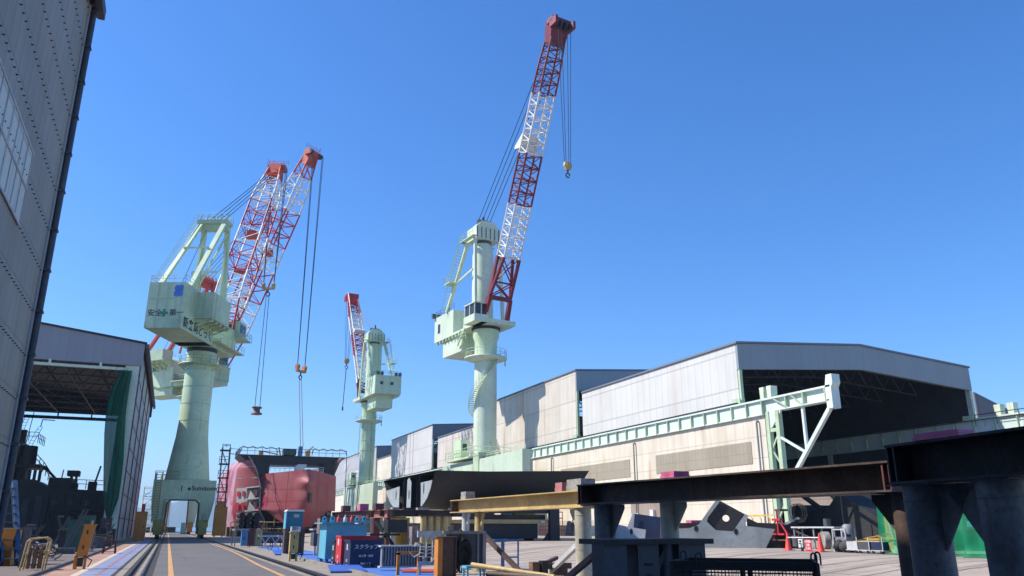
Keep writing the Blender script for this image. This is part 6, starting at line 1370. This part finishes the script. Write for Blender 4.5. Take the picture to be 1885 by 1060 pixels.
# dark sections inside the hall
def heap(label, pts, x, dx):
    mb = MB(); mb.prism([(x, y, zz) for y, zz in pts], (dx, 0, 0)); t = thing('hull_section', label, 'hull section', (x+dx/2, sum(p[0] for p in pts)/len(pts), .6), 'black hull sections in the open hall'); mb.build('shell', hull_dark, t)
    for k in range(4): y = pts[0][0]+(pts[-1][0]-pts[0][0])*(k+.5)/4; MB().bb((x-.06, y-.05, .7), (x, y+.05, 1.8)).build('stiffener', dark_steel, t)
heap('black hull section with a sloped top just inside the hall', [(59.5, .6), (59.5, 3.0), (57.5, 3.5), (56, 2.9), (54.2, 2.5), (54.2, .6)], 52, 5)
heap('black pointed hull section with a raised tube, middle of the open hall', [(56, .6), (56, 2.5), (54.5, 3.0), (53.2, 2.9), (51.6, 4.3), (49.8, 3.4), (47.5, 2.2), (44, 1.9), (44, .6)], 51.2, 5)
mb = MB(); mb.tube((51, 55.6, 4.3), (51, 53.2, 2.9), .22, 12); tag(mb.build('steel_tube', dark_steel), 'thick black tube leaning up from the pointed hull section', 'tube')
t = thing('gantry_frame', 'dark lattice gantry leg with diagonals inside the open hall', 'gantry', (60, 58, .6))
mb = MB(); mb.bar((60, 58, .6), (60, 58, 7), .5); mb.bar((60, 64, 6.6), (60, 54, 2.0), .35); mb.bar((60, 59.5, 5), (60, 59.5, .6), .2); mb.bar((60, 50, 6.5), (60, 70, 7), .4); mb.bar((60, 60, 5.5), (60, 54, 1.6), .25); mb.build('frame', dark_steel, t)
mb = MB(); mb.ladder((59.8, 56.6, .6), (59.8, 56.6, 4), .8, side=(0, 1, 0), r=.05); mb.build('ladder', slate, t)

# ------------------------------------------------------------------ left foreground: rack, blue frame, containers
t = thing('hose_rack', 'rounded ochre pipe rack holding bottles beside the red ground', 'rack', (-4.7, 36.8, 0))
mb = MB()
for y in (36.6, 37.4): mb.path([(-5.05, y, 0), (-4.95, y, 1.05), (-4.85, y, 1.15), (-4.35, y, 1.2), (-4.22, y, 1.1), (-4.3, y, .0)], .034, 8)
mb.tube((-5.0, 36.6, .6), (-5.0, 37.4, .6), .035, 6); mb.tube((-4.25, 36.6, .6), (-4.25, 37.4, .6), .035, 6); mb.bb((-4.35, 36.55, .62), (-4.2, 37.45, .72)); mb.build('frame', ochre, t)
mb = MB()
for k in range(3): mb.lathe((-4.85+k*.2, 36.95, .05), [(.08, 0), (.08, .7), (.03, .8), (.03, .9)], 10)
mb.build('bottle', timber, t)
t = thing('orange_container', 'orange steel tub with a lower step behind the blue stair', 'tub', (-6.9, 42, 0))
mb = MB(); mb.bb((-8.2, 41.6, 0), (-6.15, 43.5, 1.5)); mb.build('body', orange, t)
mb = MB(); mb.bb((-8.2, 41.0, 0), (-6.6, 41.6, .75)); mb.build('step', orange, t)
mb = MB(); mb.bb((-8.25, 41.55, 1.5), (-6.1, 43.55, 1.56)); mb.build('rim', ochre, t)
t = thing('access_stair', 'leaning faded blue steel stair behind the ochre pipe rack', 'stair', (-5.8, 40.5, 0))
mb = MB(); mb.bar((-5.75, 41, .1), (-6.9, 44, 3.6), .2, .3); mb.bar((-6.35, 41, .1), (-7.5, 44, 3.6), .1, .26); mb.build('stringer', blue_dim, t)
mb = MB()
for k in range(9): f = k/9; MB().bar((-5.75-1.15*f, 41+3*f, .3+3.4*f), (-6.35-1.15*f, 41+3*f, .3+3.4*f), .26, .04).build('tread', blue_dim, t)
mb = MB(); mb.bb((-5.55, 39.6, 0), (-5.3, 39.9, 1.6)); mb.bar((-5.7, 39.7, 1.55), (-5.1, 39.7, 1.55), .1); mb.build('post', slate, t)
cabinet('green_bin', 'dark green steel bin under the shelter behind the tilted post', (-6.2, 62, 0), (-4.9, 63.4, 2.0), green_bin, green_bin, 'bin', 'green bins under the shelter')
cabinet('green_bin', 'dark green steel bin by the brown cabinet near the green net', (-8.0, 88, 0), (-6.6, 89.4, 2.6), green_bin, green_bin, 'bin', 'green bins under the shelter')
t = thing('rust_trestle', 'small rusty red trestle on the red ground beside the walkway', 'trestle', (-3.2, 58, 0))
for y in (57.5, 58.6): mb = MB(); mb.bar((-3.6, y, 0), (-3.55, y, .75), .07); mb.bar((-2.9, y, 0), (-2.95, y, .75), .07); mb.bar((-3.6, y, .1), (-2.9, y, .7), .05); mb.build('leg', oxide, t)
mb = MB(); mb.bar((-3.65, 57.5, .75), (-2.85, 57.5, .75), .09); mb.bar((-3.65, 58.6, .75), (-2.85, 58.6, .75), .09); mb.bar((-3.25, 57.4, .78), (-3.25, 58.7, .78), .1); mb.build('top', oxide, t)
t = thing('drill_frame', 'slanted dark steel boom of a machine in front of the ship sections', 'machine', (-5.5, 58, 0))
mb = MB(); mb.bar((-5.9, 58, .2), (-5.0, 58, 2.7), .1); mb.bar((-5.7, 58.2, .2), (-4.8, 58.2, 2.7), .1); mb.bb((-6.2, 57.6, 0), (-5.2, 58.6, .35)); mb.build('boom', slate, t)
mb = MB(); mb.bar((-4.6, 57, .1), (-4.4, 58, 2.0), .06); mb.bar((-4.2, 58, .1), (-4.6, 58, 1.6), .05)
for k in range(4): mb.path([(-4.9+.2*k, 58, .2), (-4.6+.15*k, 57.6, .7+.2*k), (-4.3, 58, .3+.3*k)], .025, 5)
mb.build('hoses', grey, t)
rd = random.Random(9)
for k in range(7):
    mb = MB(); x = -8.4+rd.random()*3.0; y = 66+k*6.0; h = .8+rd.random()*1.4; mb.bb((x, y, 0), (x+.9+rd.random()*.9, y+1.2, h)); mb.bb((x-.05, y-.05, h), (x+1.0, y+1.25, h+.07)); mb.bar((x+.2, y, h), (x+.5, y, h+.7), .06)
    tag(mb.build('equipment_crate', [dark_steel, slate, brown, dark_steel, hull_dark, slate, brown][k]), ['black low machine crate in front of the shelter', 'slate machine crate, second into the shelter shade', 'brown crate, third into the shelter shade', 'black crate at the shelter mouth', 'dark crate just inside the shelter mouth', 'slate crate deeper inside the shelter', 'brown crate deepest inside the shelter'][k], 'crate', 'crates in the shelter shade')

# ------------------------------------------------------------------ worker walking by the hall wall
def person(x, y, z, h, az, label):
    T = frame(x, y, az); s = h/1.75
    joints = [(0, 0, .93, .145), (0, .01, 1.1, .13), (0, .02, 1.3, .165), (0, .02, 1.44, .12), (0, .03, 1.52, .055), (0, .05, 1.6, .075),
      (-.19, .02, 1.40, .065), (-.25, -.10, 1.14, .05), (-.22, -.02, .92, .038), (.19, .02, 1.40, .065), (.25, .0, 1.14, .05), (.2, .2, 1.0, .038),
      (-.09, .0, .88, .1), (-.1, .2, .5, .068), (-.1, .1, .08, .05), (-.1, .24, .03, .04), (.09, .0, .88, .1), (.1, -.06, .48, .068), (.1, -.34, .12, .05), (.1, -.22, .04, .04),
      (0, .06, 1.68, .098), (-.22, .02, .85, .03), (.2, .26, .98, .03)]
    edges = [(0, 1), (1, 2), (2, 3), (3, 4), (4, 5), (5, 20), (3, 6), (6, 7), (7, 8), (8, 21), (3, 9), (9, 10), (10, 11), (11, 22), (0, 12), (12, 13), (13, 14), (14, 15), (0, 16), (16, 17), (17, 18), (18, 19)]
    me = bpy.data.meshes.new('body'); me.from_pydata([Vector(T((a*s, b*s, z+c_*s)))-Vector((x, y, z)) for a, b, c_, r in joints], edges, [])
    t = thing('person', label, 'person', (x, y, z))
    o = bpy.data.objects.new('body', me); C.objects.link(o); o.parent = t
    m1 = o.modifiers.new('skin', 'SKIN'); m2 = o.modifiers.new('sub', 'SUBSURF'); m2.levels = 2; m2.render_levels = 2
    for sv, j in zip(me.skin_vertices[0].data, joints): sv.radius = (j[3]*s, j[3]*s); sv.use_root = False
    me.skin_vertices[0].data[0].use_root = True; me.materials.append(cloth_grey)
    mb = MB(T); mb.lathe((0, .06*s, z+1.70*s), [(.115*s, 0), (.112*s, .05*s), (.07*s, .11*s), (.02*s, .13*s)], 16); mb.prism([(-.1*s, .14*s, z+1.69*s), (.1*s, .14*s, z+1.69*s), (.07*s, .22*s, z+1.68*s), (-.07*s, .22*s, z+1.68*s)], (0, 0, .015*s)); mb.build('helmet', slate, t)
    mb = MB(T); mb.box((0, .145*s, z+1.62*s), (.11*s, .03*s, .12*s)); mb.box((0, .17*s, z+1.615*s), (.025*s, .03*s, .035*s)); mb.build('face', skin, t)
    for a, b, c_, q in ((-.22, .02, .85, 1), (.2, .26, .98, -1)):
        mb = MB(T); mb.box((a*s, b*s, z+(c_-.03)*s), (.035*s, .07*s, .09*s))
        for k in range(4): mb.tube((a*s, (b-.03+.02*k)*s, z+(c_-.07)*s), (a*s, (b-.025+.022*k)*s, z+(c_-.14+.01*(k % 2))*s), .009*s, 5)
        mb.tube((a*s, (b+.035)*s, z+(c_-.02)*s), (a*s, (b+.07)*s, z+(c_-.08)*s), .01*s, 5); mb.build('hand', skin, t)
    mb = MB(T)
    mb.box((-.1*s, .16*s, z+.05*s), (.1*s, .28*s, .1*s)); mb.box((.1*s, -.28*s, z+.08*s), (.1*s, .26*s, .1*s)); mb.build('boots', rubber, t)
person(43.9, 85.9, .6, 1.75, 60, 'worker in grey workwear and helmet walking along the hall wall')

# more clutter in the shade on the left
for k, (x, y, lb) in enumerate(((-5.6, 47, 'dark hose heap behind the ochre pipe rack'), (-5.2, 66, 'tangle of dark hoses by the slanted machine boom'), (-6.8, 54, 'tangle of hoses in front of the nearer green bin'))):
    rd = random.Random(20+k); mb = MB()
    for q in range(9):
        r_ = rd.uniform(.3, .7); ox, oy = x+rd.uniform(-.4, .4), y+rd.uniform(-.5, .5); ph = rd.uniform(0, 6)
        mb.path([(ox+r_*math.cos(ph+a*.45), oy+r_*math.sin(ph+a*.45), .05+.06*q+.25*abs(math.sin(a*.5+q))) for a in range(12)], .03, 5)
    tag(mb.build('hose_heap', [rubber, slate, grey][k]), lb, 'hoses', 'hose heaps in the shelter shade')
for k, (x, y, h, lb) in enumerate(((-6.6, 50, 1.7, 'dark pipe stand with crossed legs behind the orange tub'), (-7.6, 72, 2.4, 'taller dark pipe stand between the green bins'), (-5.0, 84, 1.9, 'dark pipe stand near the shelter leg'))):
    t = thing('pipe_stand', lb, 'stand', (x, y, 0), 'pipe stands under the shelter')
    mb = MB(); mb.bar((x-.5, y, 0), (x+.4, y, h), .07); mb.bar((x+.5, y, 0), (x-.4, y, h), .07); mb.bar((x-.5, y+1, 0), (x+.4, y+1, h), .07); mb.bar((x+.5, y+1, 0), (x-.4, y+1, h), .07); mb.build('leg', slate, t)
    mb = MB(); mb.tube((x-.1, y-.6, h*.55), (x+.1, y+2.2, h*.6), .1, 8); mb.tube((x-.3, y-.4, h), (x-.2, y+2.0, h), .06, 6); mb.build('pipe', brown, t)
# ------------------------------------------------------------------ the air: one even haze box round everything on the ground
m = bpy.data.materials.new('haze'); m.use_nodes = True; n = m.node_tree.nodes; l = m.node_tree.links
n.remove(n['Principled BSDF']); v = n.new('ShaderNodeVolumePrincipled'); v.inputs['Color'].default_value = (.58, .79, 1, 1); v.inputs['Density'].default_value = .0002
v.inputs['Anisotropy'].default_value = .2
l.new(v.outputs[0], n['Material Output'].inputs['Volume'])
mb = MB(); mb.bb((-7000, -700, -6), (7000, 9000, 300)); o = mb.build('haze', m, origin=(0, 0, 0)); o['kind'] = 'stuff'
